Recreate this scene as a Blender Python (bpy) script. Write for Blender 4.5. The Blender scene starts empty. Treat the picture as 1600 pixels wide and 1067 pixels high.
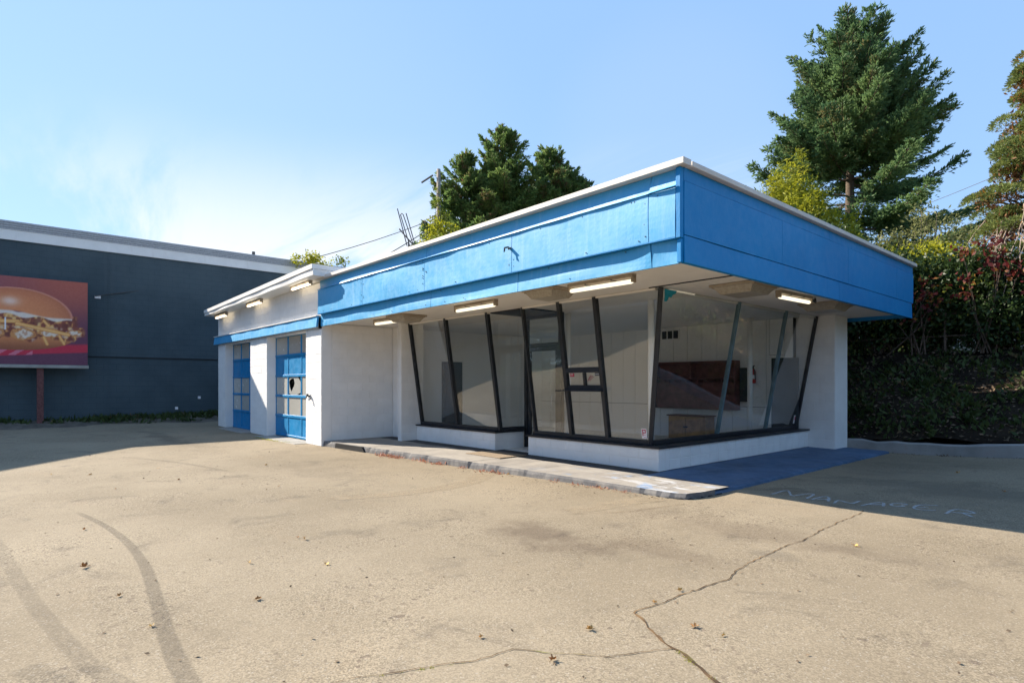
import bpy, bmesh, math, random
import numpy as np
from mathutils import Vector, Matrix

# ------------------------------------------------------------------ camera, sky, sun, exposure
S = bpy.context.scene
COL = S.collection
cam_d = bpy.data.cameras.new("camera"); cam = bpy.data.objects.new("camera", cam_d); COL.objects.link(cam)
cam.location = (0, 0, 1.48)
cam.rotation_euler = (math.radians(90), 0, math.atan2(0.7498, 0.6619))
cam_d.sensor_width = 36.0; cam_d.lens = 36.0 * 920 / 1600
cam_d.shift_y = 66.5 / 1600
cam_d.clip_start = 0.05; cam_d.clip_end = 3000
S.camera = cam

SUN = Vector((1.36, 0.553, -1.0)).normalized()          # direction the light travels
sun_el = math.asin(-SUN.z)
sun_az = math.atan2(-SUN.x, -SUN.y)                      # clockwise from +Y
sd = bpy.data.lights.new("sun", 'SUN'); sd.energy = 4.6; sd.angle = math.radians(0.5); sd.color = (1.0, 0.90, 0.76)
so = bpy.data.objects.new("sun", sd); COL.objects.link(so)
so.rotation_euler = SUN.to_track_quat('-Z', 'Y').to_euler()
S.view_settings.view_transform = 'Standard'; S.view_settings.look = 'None'
S.view_settings.gamma = 1.0; S.view_settings.use_curve_mapping = False
S.view_settings.exposure = 1.36
S.render.engine = 'CYCLES'
S.cycles.max_bounces = 16; S.cycles.diffuse_bounces = 12; S.cycles.glossy_bounces = 6; S.cycles.transparent_max_bounces = 16; S.cycles.use_denoising = True
S.cycles.caustics_reflective = False; S.cycles.caustics_refractive = False
S.cycles.sample_clamp_indirect = 6

W = bpy.data.worlds.new("World"); S.world = W; W.use_nodes = True
nt = W.node_tree; nt.nodes.clear()
def wn(t): return nt.nodes.new(t)
out = wn("ShaderNodeOutputWorld"); bg = wn("ShaderNodeBackground"); sky = wn("ShaderNodeTexSky")
sky.sky_type = 'NISHITA'; sky.sun_disc = False; sky.sun_elevation = sun_el; sky.sun_rotation = sun_az
sky.air_density = 1.0; sky.dust_density = 0.15; sky.ozone_density = 1.0; sky.altitude = 20
bg.inputs['Strength'].default_value = 0.15
tc = wn("ShaderNodeTexCoord")
def wmath(op, a, b=None, c=None):
    n = wn("ShaderNodeMath"); n.operation = op
    for i, v in enumerate((a, b, c)):
        if v is None: continue
        if isinstance(v, (int, float)): n.inputs[i].default_value = v
        else: nt.links.new(v, n.inputs[i])
    return n.outputs[0]
sepd = wn("ShaderNodeSeparateXYZ"); nt.links.new(tc.outputs['Generated'], sepd.inputs[0])
# thin cirrus: noise on a flat cloud layer, direction / height
zc = wmath('MAXIMUM', sepd.outputs['Z'], 0.02); zc = wmath('ADD', zc, 0.12)
cx = wmath('DIVIDE', sepd.outputs['X'], zc); cy = wmath('DIVIDE', sepd.outputs['Y'], zc)
cmb = wn("ShaderNodeCombineXYZ"); nt.links.new(cx, cmb.inputs[0]); nt.links.new(cy, cmb.inputs[1])
rot = wn("ShaderNodeMapping"); rot.inputs['Rotation'].default_value = (0, 0, 0.55); rot.inputs['Scale'].default_value = (0.5, 1.9, 1)
nt.links.new(cmb.outputs[0], rot.inputs[0])
n1 = wn("ShaderNodeTexNoise"); n1.inputs['Scale'].default_value = 0.9; n1.inputs['Detail'].default_value = 9
n1.inputs['Roughness'].default_value = 0.62; n1.inputs['Distortion'].default_value = 0.5
nt.links.new(rot.outputs[0], n1.inputs['Vector'])
n2 = wn("ShaderNodeTexNoise"); n2.inputs['Scale'].default_value = 0.42; n2.inputs['Detail'].default_value = 2
mp2 = wn("ShaderNodeMapping"); mp2.inputs['Location'].default_value = (3.1, 1.7, 0)
nt.links.new(cmb.outputs[0], mp2.inputs[0]); nt.links.new(mp2.outputs[0], n2.inputs['Vector'])
def wramp(v, a, b):
    n = wn("ShaderNodeMapRange"); n.interpolation_type = 'SMOOTHSTEP'
    n.inputs['From Min'].default_value = a; n.inputs['From Max'].default_value = b
    nt.links.new(v, n.inputs['Value']); return n.outputs['Result']
# the cloud bank low over the roofs, and a wisp above the station
def lobe(d, lo, hi):
    v = Vector(d).normalized()
    n = wn("ShaderNodeVectorMath"); n.operation = 'DOT_PRODUCT'; n.inputs[1].default_value = v
    nt.links.new(tc.outputs['Generated'], n.inputs[0]); return wramp(n.outputs['Value'], lo, hi)
bank = wmath('ADD', lobe((-1.0, 0.38, 0.285), 0.90, 0.994), lobe((-0.571, 0.864, 0.395), 0.975, 0.998))
bank = wmath('MULTIPLY', bank, 0.9)
cov = wmath('ADD', wmath('MULTIPLY', wramp(n2.outputs['Fac'], 0.52, 0.75), 0.25), bank)
lowz = wramp(sepd.outputs['Z'], 0.40, 0.16)
cov = wmath('MULTIPLY', cov, lowz)
cl = wmath('MULTIPLY', wramp(n1.outputs['Fac'], 0.38, 0.60), cov)
cl = wmath('MINIMUM', wmath('ADD', cl, wmath('MULTIPLY', bank, 0.07)), 0.9)
skyc = wn("ShaderNodeMix"); skyc.data_type = 'RGBA'; skyc.inputs[0].default_value = 0.84
nt.links.new(sky.outputs[0], skyc.inputs['A']); skyc.inputs['B'].default_value = (0.90, 1.52, 2.55, 1)
mixc = wn("ShaderNodeMix"); mixc.data_type = 'RGBA'
nt.links.new(cl, mixc.inputs[0]); nt.links.new(skyc.outputs['Result'], mixc.inputs['A'])
mixc.inputs['B'].default_value = (2.75, 2.85, 2.95, 1)
nt.links.new(mixc.outputs['Result'], bg.inputs['Color']); nt.links.new(bg.outputs[0], out.inputs[0])

# ------------------------------------------------------------------ material helpers
class NT:
    def __init__(s, name):
        s.m = bpy.data.materials.new(name); s.m.use_nodes = True
        s.t = s.m.node_tree; s.t.nodes.clear()
        s.out = s.n("ShaderNodeOutputMaterial"); s.b = s.n("ShaderNodeBsdfPrincipled")
        s.l(s.b.outputs[0], s.out.inputs[0])
        s.pos = s.n("ShaderNodeNewGeometry").outputs['Position']
    def n(s, t): return s.t.nodes.new(t)
    def l(s, a, b): s.t.links.new(a, b)
    def setv(s, sock, v):
        if isinstance(v, bpy.types.NodeSocket): s.l(v, sock)
        elif isinstance(v, (tuple, list)) and len(v) == 3 and sock.type == 'RGBA': sock.default_value = (*v, 1)
        else: sock.default_value = v
    def noise(s, scale, detail=4, rough=0.6, vec=None, stretch=None, loc=None, dist=0.0):
        vec = vec or s.pos
        if stretch or loc:
            m = s.n("ShaderNodeMapping"); s.l(vec, m.inputs[0])
            if stretch: m.inputs['Scale'].default_value = stretch
            if loc: m.inputs['Location'].default_value = loc
            vec = m.outputs[0]
        n = s.n("ShaderNodeTexNoise"); s.l(vec, n.inputs['Vector'])
        n.inputs['Scale'].default_value = scale; n.inputs['Detail'].default_value = detail
        n.inputs['Roughness'].default_value = rough; n.inputs['Distortion'].default_value = dist
        return n.outputs['Fac']
    def voro(s, scale, what='Distance', feature='F1', vec=None):
        n = s.n("ShaderNodeTexVoronoi"); s.l(vec or s.pos, n.inputs['Vector']); n.inputs['Scale'].default_value = scale
        n.feature = feature
        return n.outputs[what]
    def ramp(s, v, a, b, lo=0.0, hi=1.0):
        n = s.n("ShaderNodeMapRange"); n.interpolation_type = 'SMOOTHSTEP'
        for k, x in (('From Min', a), ('From Max', b), ('To Min', lo), ('To Max', hi)): n.inputs[k].default_value = x
        s.l(v, n.inputs['Value']); return n.outputs['Result']
    def math(s, op, a, b=0.0):
        n = s.n("ShaderNodeMath"); n.operation = op; s.setv(n.inputs[0], a); s.setv(n.inputs[1], b); return n.outputs[0]
    def mix(s, f, a, b, mode='MIX'):
        n = s.n("ShaderNodeMix"); n.data_type = 'RGBA'; n.blend_type = mode
        s.setv(n.inputs[0], f); s.setv(n.inputs['A'], a); s.setv(n.inputs['B'], b); return n.outputs['Result']
    def bump(s, h, strength=0.3, dist=0.01):
        n = s.n("ShaderNodeBump"); n.inputs['Strength'].default_value = strength; n.inputs['Distance'].default_value = dist
        s.l(h, n.inputs['Height']); s.l(n.outputs[0], s.b.inputs['Normal']); return n
    def rnd(s): return s.n("ShaderNodeObjectInfo").outputs['Random']
    def isl(s): return s.n("ShaderNodeNewGeometry").outputs['Random Per Island']
    def fin(s, color=None, rough=None, spec=None, metal=None):
        if color is not None: s.setv(s.b.inputs['Base Color'], color)
        if rough is not None: s.setv(s.b.inputs['Roughness'], rough)
        if spec is not None: s.b.inputs['Specular IOR Level'].default_value = spec
        if metal is not None: s.b.inputs['Metallic'].default_value = metal
        return s.m

def paint(name, c, rough=0.6, var=0.12, scale=1.5, dirt=(0.25, 0.22, 0.18), dirt_amt=0.25, bump=0.25, streak=True, objvar=0.05, spec=0.35):
    t = NT(name)
    dark = tuple(x * (1 - var) for x in c); light = tuple(min(0.85, x * (1 + var * 0.6)) for x in c)
    col = t.mix(t.ramp(t.noise(scale, 6), 0.3, 0.7), dark, light)
    col = t.mix(t.math('MULTIPLY', t.rnd(), objvar * 2), col, tuple(x * 0.75 for x in c))
    if dirt_amt:
        d = t.ramp(t.noise(3.0, 8, 0.7, stretch=(2.2, 2.2, 0.35) if streak else None), 0.55, 0.85)
        sp = t.ramp(t.noise(34, 3, 0.6), 0.66, 0.74)
        d = t.math('MULTIPLY', t.math('MAXIMUM', d, sp), dirt_amt)
        col = t.mix(d, col, dirt)
    if bump: t.bump(t.noise(60, 4, 0.7), bump, 0.004)
    return t.fin(col, t.ramp(t.noise(6, 3), 0.3, 0.7, rough - 0.08, rough + 0.1), spec)

def flat(name, c, rough=0.6, metal=0.0, spec=0.4, var=0.15, scale=20):
    t = NT(name)
    col = t.mix(t.ramp(t.noise(scale, 4), 0.3, 0.7), tuple(x * (1 - var) for x in c), tuple(min(.9, x * (1 + var)) for x in c))
    return t.fin(col, rough, spec, metal)

M = {}
M['white'] = paint('white_painted_block', (0.82, 0.81, 0.795), 0.62, 0.05, 2.5, (0.42, 0.36, 0.30), 0.22, 0.55, objvar=0.10)
M['white_trim'] = paint('white_trim_paint', (0.74, 0.73, 0.71), 0.5, 0.05, 2.0, (0.35, 0.24, 0.16), 0.30, 0.2)
M['cap'] = paint('weathered_white_cap', (0.62, 0.58, 0.53), 0.55, 0.08, 2.0, (0.34, 0.19, 0.10), 0.45, 0.2)
M['grout'] = paint('painted_mortar', (0.79, 0.78, 0.765), 0.7, 0.04, 2.5, (0.42, 0.36, 0.30), 0.1, 0.1, objvar=0.0)
M['soffit'] = paint('soffit_paint', (0.77, 0.735, 0.69), 0.6, 0.06, 1.2, (0.40, 0.32, 0.24), 0.2, 0.1, streak=False)

def blue_mat(name, c0, c1, chalk_c, chalk_a, spec):
    t = NT(name)
    col = t.mix(t.ramp(t.noise(0.9, 5), 0.3, 0.7), c0, c1)
    col = t.mix(t.math('MULTIPLY', t.rnd(), 0.30), col, tuple(x * 1.25 for x in c1))
    chalk = t.ramp(t.noise(2.2, 8, 0.7, stretch=(4.5, 4.5, 0.4)), 0.48, 0.80)
    col = t.mix(t.math('MULTIPLY', chalk, chalk_a), col, chalk_c)
    peel = t.ramp(t.noise(15, 6, 0.75), 0.68, 0.71)
    col = t.mix(t.math('MULTIPLY', peel, 0.5), col, (0.20, 0.38, 0.56))
    rust = t.math('MULTIPLY', t.ramp(t.noise(1.3, 3, stretch=(1.4, 1.4, 0.6), loc=(4, 2, 1)), 0.66, 0.78), t.ramp(t.noise(9, 5, stretch=(5, 5, .5)), .5, .75))
    col = t.mix(t.math('MULTIPLY', rust, 0.6), col, (0.13, 0.12, 0.11))
    h = t.math('ADD', t.noise(30, 5, 0.7, stretch=(1.5, 1.5, .5)), t.math('MULTIPLY', t.noise(2.0, 2), 1.0))
    t.bump(h, 0.25, 0.006)
    return t.fin(col, t.ramp(t.noise(8, 4), 0.3, 0.7, 0.42, 0.56), spec)
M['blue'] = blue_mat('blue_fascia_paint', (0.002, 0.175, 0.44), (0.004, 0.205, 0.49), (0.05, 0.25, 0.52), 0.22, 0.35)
M['litblue'] = blue_mat('sunlit_chalky_blue_paint', (0.035, 0.285, 0.56), (0.050, 0.330, 0.61), (0.20, 0.45, 0.68), 0.60, 0.7)  # lit copy of the fascia blue, front sunlight put into its colour, with chalk streaks
M['door_blue'] = paint('garage_door_blue', (0.006, 0.20, 0.44), 0.5, 0.12, 3.0, (0.15, 0.3, 0.45), 0.3, 0.2)
M['black'] = flat('black_frame_paint', (0.016, 0.019, 0.025), 0.42, var=0.25, scale=9)
M['greybar'] = paint('worn_teal_grey_bar', (0.10, 0.17, 0.20), 0.45, 0.3, 5, (0.4, 0.45, 0.48), 0.6, 0.2)
M['interior'] = paint('interior_wall_paint', (0.87, 0.86, 0.83), 0.7, 0.04, 1.0, (0.5, 0.46, 0.4), 0.1, 0.1)
M['floor'] = flat('worn_shop_floor', (0.66, 0.65, 0.62), 0.6)
M['dark'] = flat('dark_interior_door', (0.030, 0.038, 0.045), 0.6)
M['brown'] = flat('brown_stained_board', (0.15, 0.052, 0.046), 0.55, var=0.25, scale=6)
M['wood'] = flat('honey_wood', (0.42, 0.24, 0.10), 0.5, var=0.2, scale=8)
M['red'] = flat('red_enamel', (0.42, 0.025, 0.03), 0.35)
M['greyrust'] = paint('rusty_light_housing', (0.36, 0.30, 0.23), 0.6, 0.2, 5, (0.20, 0.11, 0.06), 0.7, 0.2, streak=False)
M['lens'] = flat('old_light_lens', (0.34, 0.30, 0.24), 0.4)
M['concrete'] = paint('old_concrete', (0.33, 0.31, 0.28), 0.85, 0.22, 2.0, (0.16, 0.14, 0.12), 0.5, 0.8, streak=False)
M['rubber'] = flat('black_tar', (0.014, 0.014, 0.015), 0.8)
M['steel'] = flat('galvanised_steel', (0.42, 0.43, 0.44), 0.4, metal=0.8)
M['darkmetal'] = flat('dark_wire', (0.05, 0.052, 0.055), 0.55)
M['pole'] = flat('weathered_pole_wood', (0.22, 0.19, 0.16), 0.85, var=0.3, scale=6)
M['bark'] = flat('bark', (0.10, 0.072, 0.052), 0.9, var=0.4, scale=14)
M['twig'] = flat('dead_twig', (0.30, 0.23, 0.18), 0.85, var=0.3, scale=14)
M['teal'] = flat('teal_tape', (0.01, 0.30, 0.42), 0.6)
M['sticker_white'] = flat('sticker_white', (0.78, 0.74, 0.74), 0.5)
M['sticker_red'] = flat('sticker_red', (0.45, 0.02, 0.06), 0.5)
M['mat'] = flat('coir_mat', (0.25, 0.19, 0.13), 0.95, var=0.3, scale=60)

def dark_wall():
    t = NT('dark_blue_block_wall')
    br = t.n("ShaderNodeTexBrick"); br.inputs['Scale'].default_value = 1.0
    sp = t.n("ShaderNodeSeparateXYZ"); t.l(t.pos, sp.inputs[0])
    cb = t.n("ShaderNodeCombineXYZ"); t.l(sp.outputs['Y'], cb.inputs[0]); t.l(sp.outputs['Z'], cb.inputs[1])
    t.l(cb.outputs[0], br.inputs['Vector'])
    br.inputs['Brick Width'].default_value = 0.4; br.inputs['Row Height'].default_value = 0.2; br.inputs['Mortar Size'].default_value = 0.008
    br.inputs['Mortar Smooth'].default_value = 0.3
    col = t.mix(t.ramp(t.noise(0.6, 6), 0.3, 0.7), (0.046, 0.068, 0.081), (0.066, 0.093, 0.108))
    col = t.mix(t.math('MULTIPLY', br.outputs['Fac'], 0.22), col, (0.014, 0.034, 0.048))
    sc = t.math('MULTIPLY', t.ramp(t.noise(4, 8, 0.75, stretch=(1, .6, 1.6)), 0.67, 0.76), 0.35)
    col = t.mix(sc, col, (0.12, 0.15, 0.17))
    col = t.mix(t.math('MULTIPLY', t.ramp(t.noise(1.4, 6, 0.7, stretch=(1, 1.6, .18)), .52, .78), 0.35), col, (0.075, 0.095, 0.105))
    h = t.math('ADD', t.math('MULTIPLY', br.outputs['Fac'], -1.0), t.math('MULTIPLY', t.noise(30, 4), 0.5))
    t.bump(h, 0.45, 0.008)
    return t.fin(col, 0.75, 0.3)
M['darkwall'] = dark_wall()

def asphalt():
    t = NT('weathered_asphalt')
    base = t.mix(t.ramp(t.noise(0.35, 6, 0.6), 0.32, 0.70), (0.218, 0.177, 0.122), (0.282, 0.232, 0.163))
    base = t.mix(t.ramp(t.noise(1.6, 7, 0.68, dist=0.6), 0.52, 0.80), base, (0.140, 0.115, 0.085))
    base = t.mix(t.math('MULTIPLY', t.ramp(t.noise(0.8, 5, 0.6, loc=(7, 3, 0), stretch=(1, 1.9, 1)), 0.56, 0.78), 0.5), base, (0.265, 0.205, 0.135))
    # aggregate: light and dark stones of two sizes, more exposed in worn areas
    worn = t.ramp(t.noise(0.9, 5, 0.65, loc=(2, 9, 0)), 0.40, 0.66)
    v1 = t.voro(120, 'Color'); sv = t.n("ShaderNodeSeparateColor"); t.l(v1, sv.inputs[0])
    st = t.ramp(sv.outputs[0], 0.0, 1.0, 0.74, 1.26)
    st = t.math('ADD', t.math('MULTIPLY', t.math('SUBTRACT', st, 1.0), t.math('ADD', t.math('MULTIPLY', worn, 0.6), 0.55)), 1.0)
    base = t.mix(1.0, base, t.n_rgb(st), 'MULTIPLY')
    lightst = t.math('MULTIPLY', t.math('GREATER_THAN', sv.outputs[1], 0.965), 0.45)
    base = t.mix(lightst, base, (0.42, 0.38, 0.32))
    v2 = t.voro(38, 'Color'); sv2 = t.n("ShaderNodeSeparateColor"); t.l(v2, sv2.inputs[0])
    base = t.mix(t.math('MULTIPLY', t.math('GREATER_THAN', sv2.outputs[0], 0.962), t.math('MULTIPLY', worn, 0.55)), base, (0.075, 0.05, 0.045))
    # brown oil stains of the lot (their own places)
    sp = t.n("ShaderNodeSeparateXYZ"); t.l(t.pos, sp.inputs[0])
    nz = t.noise(1.7, 7, 0.7)
    for (x, y, rx, ry, a, c) in ((-4.05, 4.05, .85, .42, .75, (0.070, 0.046, 0.034)), (-3.0, 4.45, .7, .28, .40, (0.085, 0.058, 0.042)),
                                 (-3.0, 5.6, 1.3, .35, .45, (0.085, 0.060, 0.045)), (-2.35, 4.95, .30, .16, .5, (0.06, 0.056, 0.055)),
                                 (-1.5, 5.6, .5, .25, .3, (0.08, 0.06, 0.045)), (-9.5, 4.2, 1.8, .6, .35, (0.09, 0.07, 0.052)),
                                 (-2.7, 7.9, 1.6, .5, .35, (0.05, 0.048, 0.045)), (-1.6, 9.6, 2.2, .8, .5, (0.05, 0.05, 0.048)),
                                 (-18.5, 3.6, 3.2, .35, .6, (0.045, 0.04, 0.036)), (-3.2, 11.5, .8, 1.8, .3, (0.06, 0.055, 0.05))):
        dx = t.math('DIVIDE', t.math('SUBTRACT', sp.outputs[0], x), rx); dy = t.math('DIVIDE', t.math('SUBTRACT', sp.outputs[1], y), ry)
        r = t.math('ADD', t.math('MULTIPLY', dx, dx), t.math('MULTIPLY', dy, dy))
        r = t.math('ADD', t.math('SQRT', r, 0.0), t.math('MULTIPLY', t.math('SUBTRACT', nz, 0.5), 3.2))
        base = t.mix(t.math('MULTIPLY', t.ramp(r, 1.25, 0.25), a * .62), base, c)
    # pale patched strip towards the step
    h = t.math('ADD', t.math('MULTIPLY', sv.outputs[0], 0.6), t.math('MULTIPLY', t.noise(260, 2), 0.6))
    h = t.math('ADD', h, t.math('MULTIPLY', t.noise(5, 4), 1.2))
    t.bump(h, 0.55, 0.006)
    return t.fin(base, 0.92, 0.18)
def _nrgb(s, v):
    c = s.n("ShaderNodeCombineColor")
    for i in range(3): s.l(v, c.inputs[i])
    return c.outputs[0]
NT.n_rgb = _nrgb
M['asphalt'] = asphalt()

def decal(name, c, amt, scale=40, thr=(0.35, 0.65), stretch=None):
    t = NT(name)
    tr = t.n("ShaderNodeBsdfTransparent"); mx = t.n("ShaderNodeMixShader")
    uv = t.n("ShaderNodeUVMap").outputs[0]
    sp = t.n("ShaderNodeSeparateXYZ"); t.l(uv, sp.inputs[0])
    edge = t.math('MULTIPLY', sp.outputs[0], t.math('SUBTRACT', 1.0, sp.outputs[0]))
    edge = t.ramp(edge, 0.0, 0.16)
    end = t.ramp(t.math('MULTIPLY', sp.outputs[1], t.math('SUBTRACT', 1.0, sp.outputs[1])), 0.0, 0.10)
    f = t.math('MULTIPLY', t.ramp(t.noise(scale, 5, 0.7, stretch=stretch), thr[0], thr[1]), t.math('MULTIPLY', edge, end))
    f = t.math('MULTIPLY', f, amt)
    t.l(f, mx.inputs[0]); t.l(tr.outputs[0], mx.inputs[1]); t.l(t.b.outputs[0], mx.inputs[2]); t.l(mx.outputs[0], t.out.inputs[0])
    return t.fin(c, 0.9, 0.2)
M['tyre'] = decal('tyre_rubber_mark', (0.07, 0.063, 0.058), 0.22, 24, (0.2, 0.55))
M['tyre_faint'] = decal('faint_tyre_mark', (0.08, 0.073, 0.068), 0.15, 24, (0.25, 0.6))
M['chalk'] = decal('chalky_white_paint', (0.58, 0.61, 0.64), 0.42, 30, (0.15, 0.5))
M['patch'] = decal('pale_worn_patch', (0.36, 0.29, 0.20), 0.55, 6, (0.3, 0.6))
def crack_mat():
    t = NT('asphalt_crack')
    c = t.mix(t.ramp(t.noise(2.2, 4), 0.42, 0.62), (0.070, 0.048, 0.032), (0.20, 0.125, 0.065))
    c = t.mix(t.ramp(t.noise(1.7, 3, loc=(5, 1, 0)), 0.56, 0.66), c, (0.15, 0.16, 0.03))
    return t.fin(c, 0.95, 0.1)
M['crack'] = crack_mat()

def sidewalk_mat():
    t = NT('paint_splashed_concrete')
    sp = t.n("ShaderNodeSeparateXYZ"); t.l(t.pos, sp.inputs[0])
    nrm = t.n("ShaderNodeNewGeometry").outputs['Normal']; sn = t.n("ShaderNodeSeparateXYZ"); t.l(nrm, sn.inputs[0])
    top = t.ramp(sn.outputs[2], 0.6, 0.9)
    conc = t.mix(t.ramp(t.noise(1.6, 7, 0.65), 0.3, 0.7), (0.23, 0.21, 0.19), (0.34, 0.31, 0.27))
    conc = t.mix(t.ramp(t.noise(5, 6, 0.7), 0.6, 0.75), conc, (0.16, 0.15, 0.14))
    # canopy's cast shade painted dark on the strip by the wall, wavering edge
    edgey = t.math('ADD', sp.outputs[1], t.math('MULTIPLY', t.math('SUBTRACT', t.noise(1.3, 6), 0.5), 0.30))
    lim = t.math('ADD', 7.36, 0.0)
    canopy_shade = t.ramp(t.math('SUBTRACT', edgey, lim), 0.0, 0.03)
    conc = t.mix(t.math('MULTIPLY', canopy_shade, 0.90), conc, (0.035, 0.037, 0.042))
    # white / pale blue paint drips toward the outer corner
    wx = t.ramp(sp.outputs[0], -6.6, -4.4)
    w = t.math('MULTIPLY', t.ramp(t.noise(2.6, 6, 0.7, stretch=(0.8, 2.2, 1)), 0.50, 0.58), wx)
    w = t.math('MULTIPLY', w, t.ramp(sp.outputs[1], 7.30, 7.1))
    conc = t.mix(t.math('MULTIPLY', w, 0.75), conc, (0.52, 0.53, 0.55))
    b = t.math('MULTIPLY', t.ramp(t.noise(1.9, 5, 0.65, loc=(3, 8, 0)), 0.54, 0.62), t.ramp(sp.outputs[0], -7.4, -5.0))
    conc = t.mix(t.math('MULTIPLY', b, 0.6), conc, (0.16, 0.29, 0.50))
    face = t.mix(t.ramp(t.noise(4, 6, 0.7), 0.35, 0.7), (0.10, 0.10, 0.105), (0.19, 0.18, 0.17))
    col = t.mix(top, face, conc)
    t.bump(t.noise(45, 5, 0.75), 0.6, 0.006)
    return t.fin(col, 0.85, 0.25)
M['sidewalk'] = sidewalk_mat()
M['bluefloor'] = paint('blue_floor_paint', (0.075, 0.135, 0.235), 0.65, 0.25, 1.2, (0.26, 0.26, 0.25), 0.55, 0.5, streak=False)
M['kerb'] = paint('kerb_concrete', (0.30, 0.29, 0.28), 0.9, 0.25, 1.5, (0.20, 0.09, 0.08), 0.45, 0.8, streak=False)
def soil():
    t = NT('dark_bank_soil')
    c = t.mix(t.ramp(t.noise(1.2, 6), 0.3, 0.7), (0.018, 0.014, 0.011), (0.050, 0.038, 0.028))
    t.bump(t.noise(9, 7, 0.75), 1.0, 0.10); return t.fin(c, 1.0, 0.05)
M['soil'] = soil()
M['dirt'] = flat('dusty_dirt', (0.12, 0.10, 0.078), 0.95, var=0.35, scale=3)
def grassm():
    t = NT('mown_grass'); c = t.mix(t.ramp(t.noise(2, 6), 0.3, 0.7), (0.07, 0.10, 0.02), (0.16, 0.17, 0.04)); return t.fin(c, 1.0, 0.1)
M['grass'] = grassm()

def glass(name, tint=(0.80, 0.85, 0.83), k=1.4, add=0.01):
    t = NT(name); t.t.nodes.remove(t.b)
    g = t.n("ShaderNodeNewGeometry"); dp = t.n("ShaderNodeVectorMath"); dp.operation = 'DOT_PRODUCT'
    t.l(g.outputs['Normal'], dp.inputs[0]); t.l(g.outputs['Incoming'], dp.inputs[1])
    cs = t.math('SUBTRACT', 1.0, t.math('ABSOLUTE', dp.outputs['Value']))
    sch = t.math('ADD', t.math('MULTIPLY', t.math('POWER', cs, 5.0), 0.96), 0.04)      # reflectance of one face
    tr = t.n("ShaderNodeBsdfTransparent"); tr.inputs[0].default_value = (*tint, 1)
    gl = t.n("ShaderNodeBsdfGlossy"); gl.inputs['Roughness'].default_value = 0.012; gl.inputs['Color'].default_value = (1, 1, 1, 1)
    bp = t.n("ShaderNodeBump"); bp.inputs['Strength'].default_value = 0.05; bp.inputs['Distance'].default_value = 0.02
    t.l(t.noise(1.4, 2), bp.inputs['Height']); t.l(bp.outputs[0], gl.inputs['Normal'])
    mx = t.n("ShaderNodeMixShader")
    f = t.math('MINIMUM', t.math('ADD', t.math('MULTIPLY', sch, k), add), 1.0)
    t.l(f, mx.inputs[0]); t.l(tr.outputs[0], mx.inputs[1]); t.l(gl.outputs[0], mx.inputs[2]); t.l(mx.outputs[0], t.out.inputs[0])
    return t.m
M['glass'] = glass('shop_window_glass', tint=(0.985, 0.995, 0.99))
M['frost'] = paint('clouded_door_pane', (0.46, 0.45, 0.41), 0.18, 0.10, 1.2, (0.25, 0.25, 0.24), 0.0, 0.0, objvar=0.35, spec=0.6)
def emis(name, c, s):
    t = NT(name); t.t.nodes.remove(t.b); e = t.n("ShaderNodeEmission"); e.inputs[0].default_value = (*c, 1); e.inputs[1].default_value = s
    t.l(e.outputs[0], t.out.inputs[0]); return t.m
M['tube_bright'] = emis('bright_fluorescent_tube', (1.0, 0.84, 0.60), 1.8)
M['tube'] = emis('lit_fluorescent_tube', (1.0, 0.88, 0.64), 0.62)

def foliage(name, c0, c1, c2=None, amt2=0.0, trans=0.25, clump=0.9, rough=0.6):
    t = NT(name)
    r = t.isl()
    col = t.mix(r, c0, c1)
    col = t.mix(t.ramp(t.noise(clump, 3), 0.35, 0.70), t.mix(0.45, col, c0), t.mix(0.45, col, c1))
    if c2:
        sel = t.ramp(t.math('ADD', t.math('MULTIPLY', r, 0.25), t.noise(clump * 1.4, 4, loc=(3, 3, 3))), 0.80 - amt2 * 0.5, 0.90 - amt2 * 0.5)
        col = t.mix(sel, col, c2)
    t.setv(t.b.inputs['Base Color'], col); t.b.inputs['Roughness'].default_value = rough; t.b.inputs['Specular IOR Level'].default_value = 0.25
    tl = t.n("ShaderNodeBsdfTranslucent"); t.l(col, tl.inputs[0])
    mx = t.n("ShaderNodeMixShader"); mx.inputs[0].default_value = trans
    t.l(t.b.outputs[0], mx.inputs[1]); t.l(tl.outputs[0], mx.inputs[2]); t.l(mx.outputs[0], t.out.inputs[0])
    return t.m
M['spruce'] = foliage('spruce_needles', (0.046, 0.112, 0.054), (0.200, 0.290, 0.105), (0.20, 0.17, 0.07), 0.12, 0.48, 0.55)
M['fir'] = foliage('fir_needles', (0.055, 0.120, 0.040), (0.230, 0.310, 0.085), (0.18, 0.12, 0.06), 0.12, 0.50, 0.6)
M['cedar'] = foliage('cedar_sprays', (0.085, 0.125, 0.038), (0.26, 0.30, 0.085), (0.34, 0.15, 0.03), 0.12, 0.36, 1.3)
M['bamboo'] = foliage('yellow_green_leaves', (0.16, 0.19, 0.015), (0.46, 0.44, 0.03), None, 0, 0.45, 1.6)
M['laurel'] = foliage('dark_hedge_leaves', (0.014, 0.034, 0.012), (0.060, 0.100, 0.026), (0.18, 0.19, 0.03), 0.10, 0.28, 1.2, 0.45)
M['creeper'] = foliage('red_creeper_leaves', (0.06, 0.010, 0.012), (0.15, 0.024, 0.020), (0.28, 0.13, 0.03), 0.25, 0.4, 2.0)
M['ivy'] = foliage('ivy_leaves', (0.07, 0.12, 0.018), (0.28, 0.30, 0.03), None, 0, 0.4, 2.0)
M['pale'] = foliage('pale_shrub_leaves', (0.12, 0.14, 0.05), (0.26, 0.26, 0.10), None, 0, 0.4, 1.5)
M['litter'] = foliage('dry_leaf_litter', (0.06, 0.042, 0.028), (0.24, 0.17, 0.11), (0.22, 0.15, 0.09), 0.06, 0.1, 2.0, 0.9)
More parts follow.
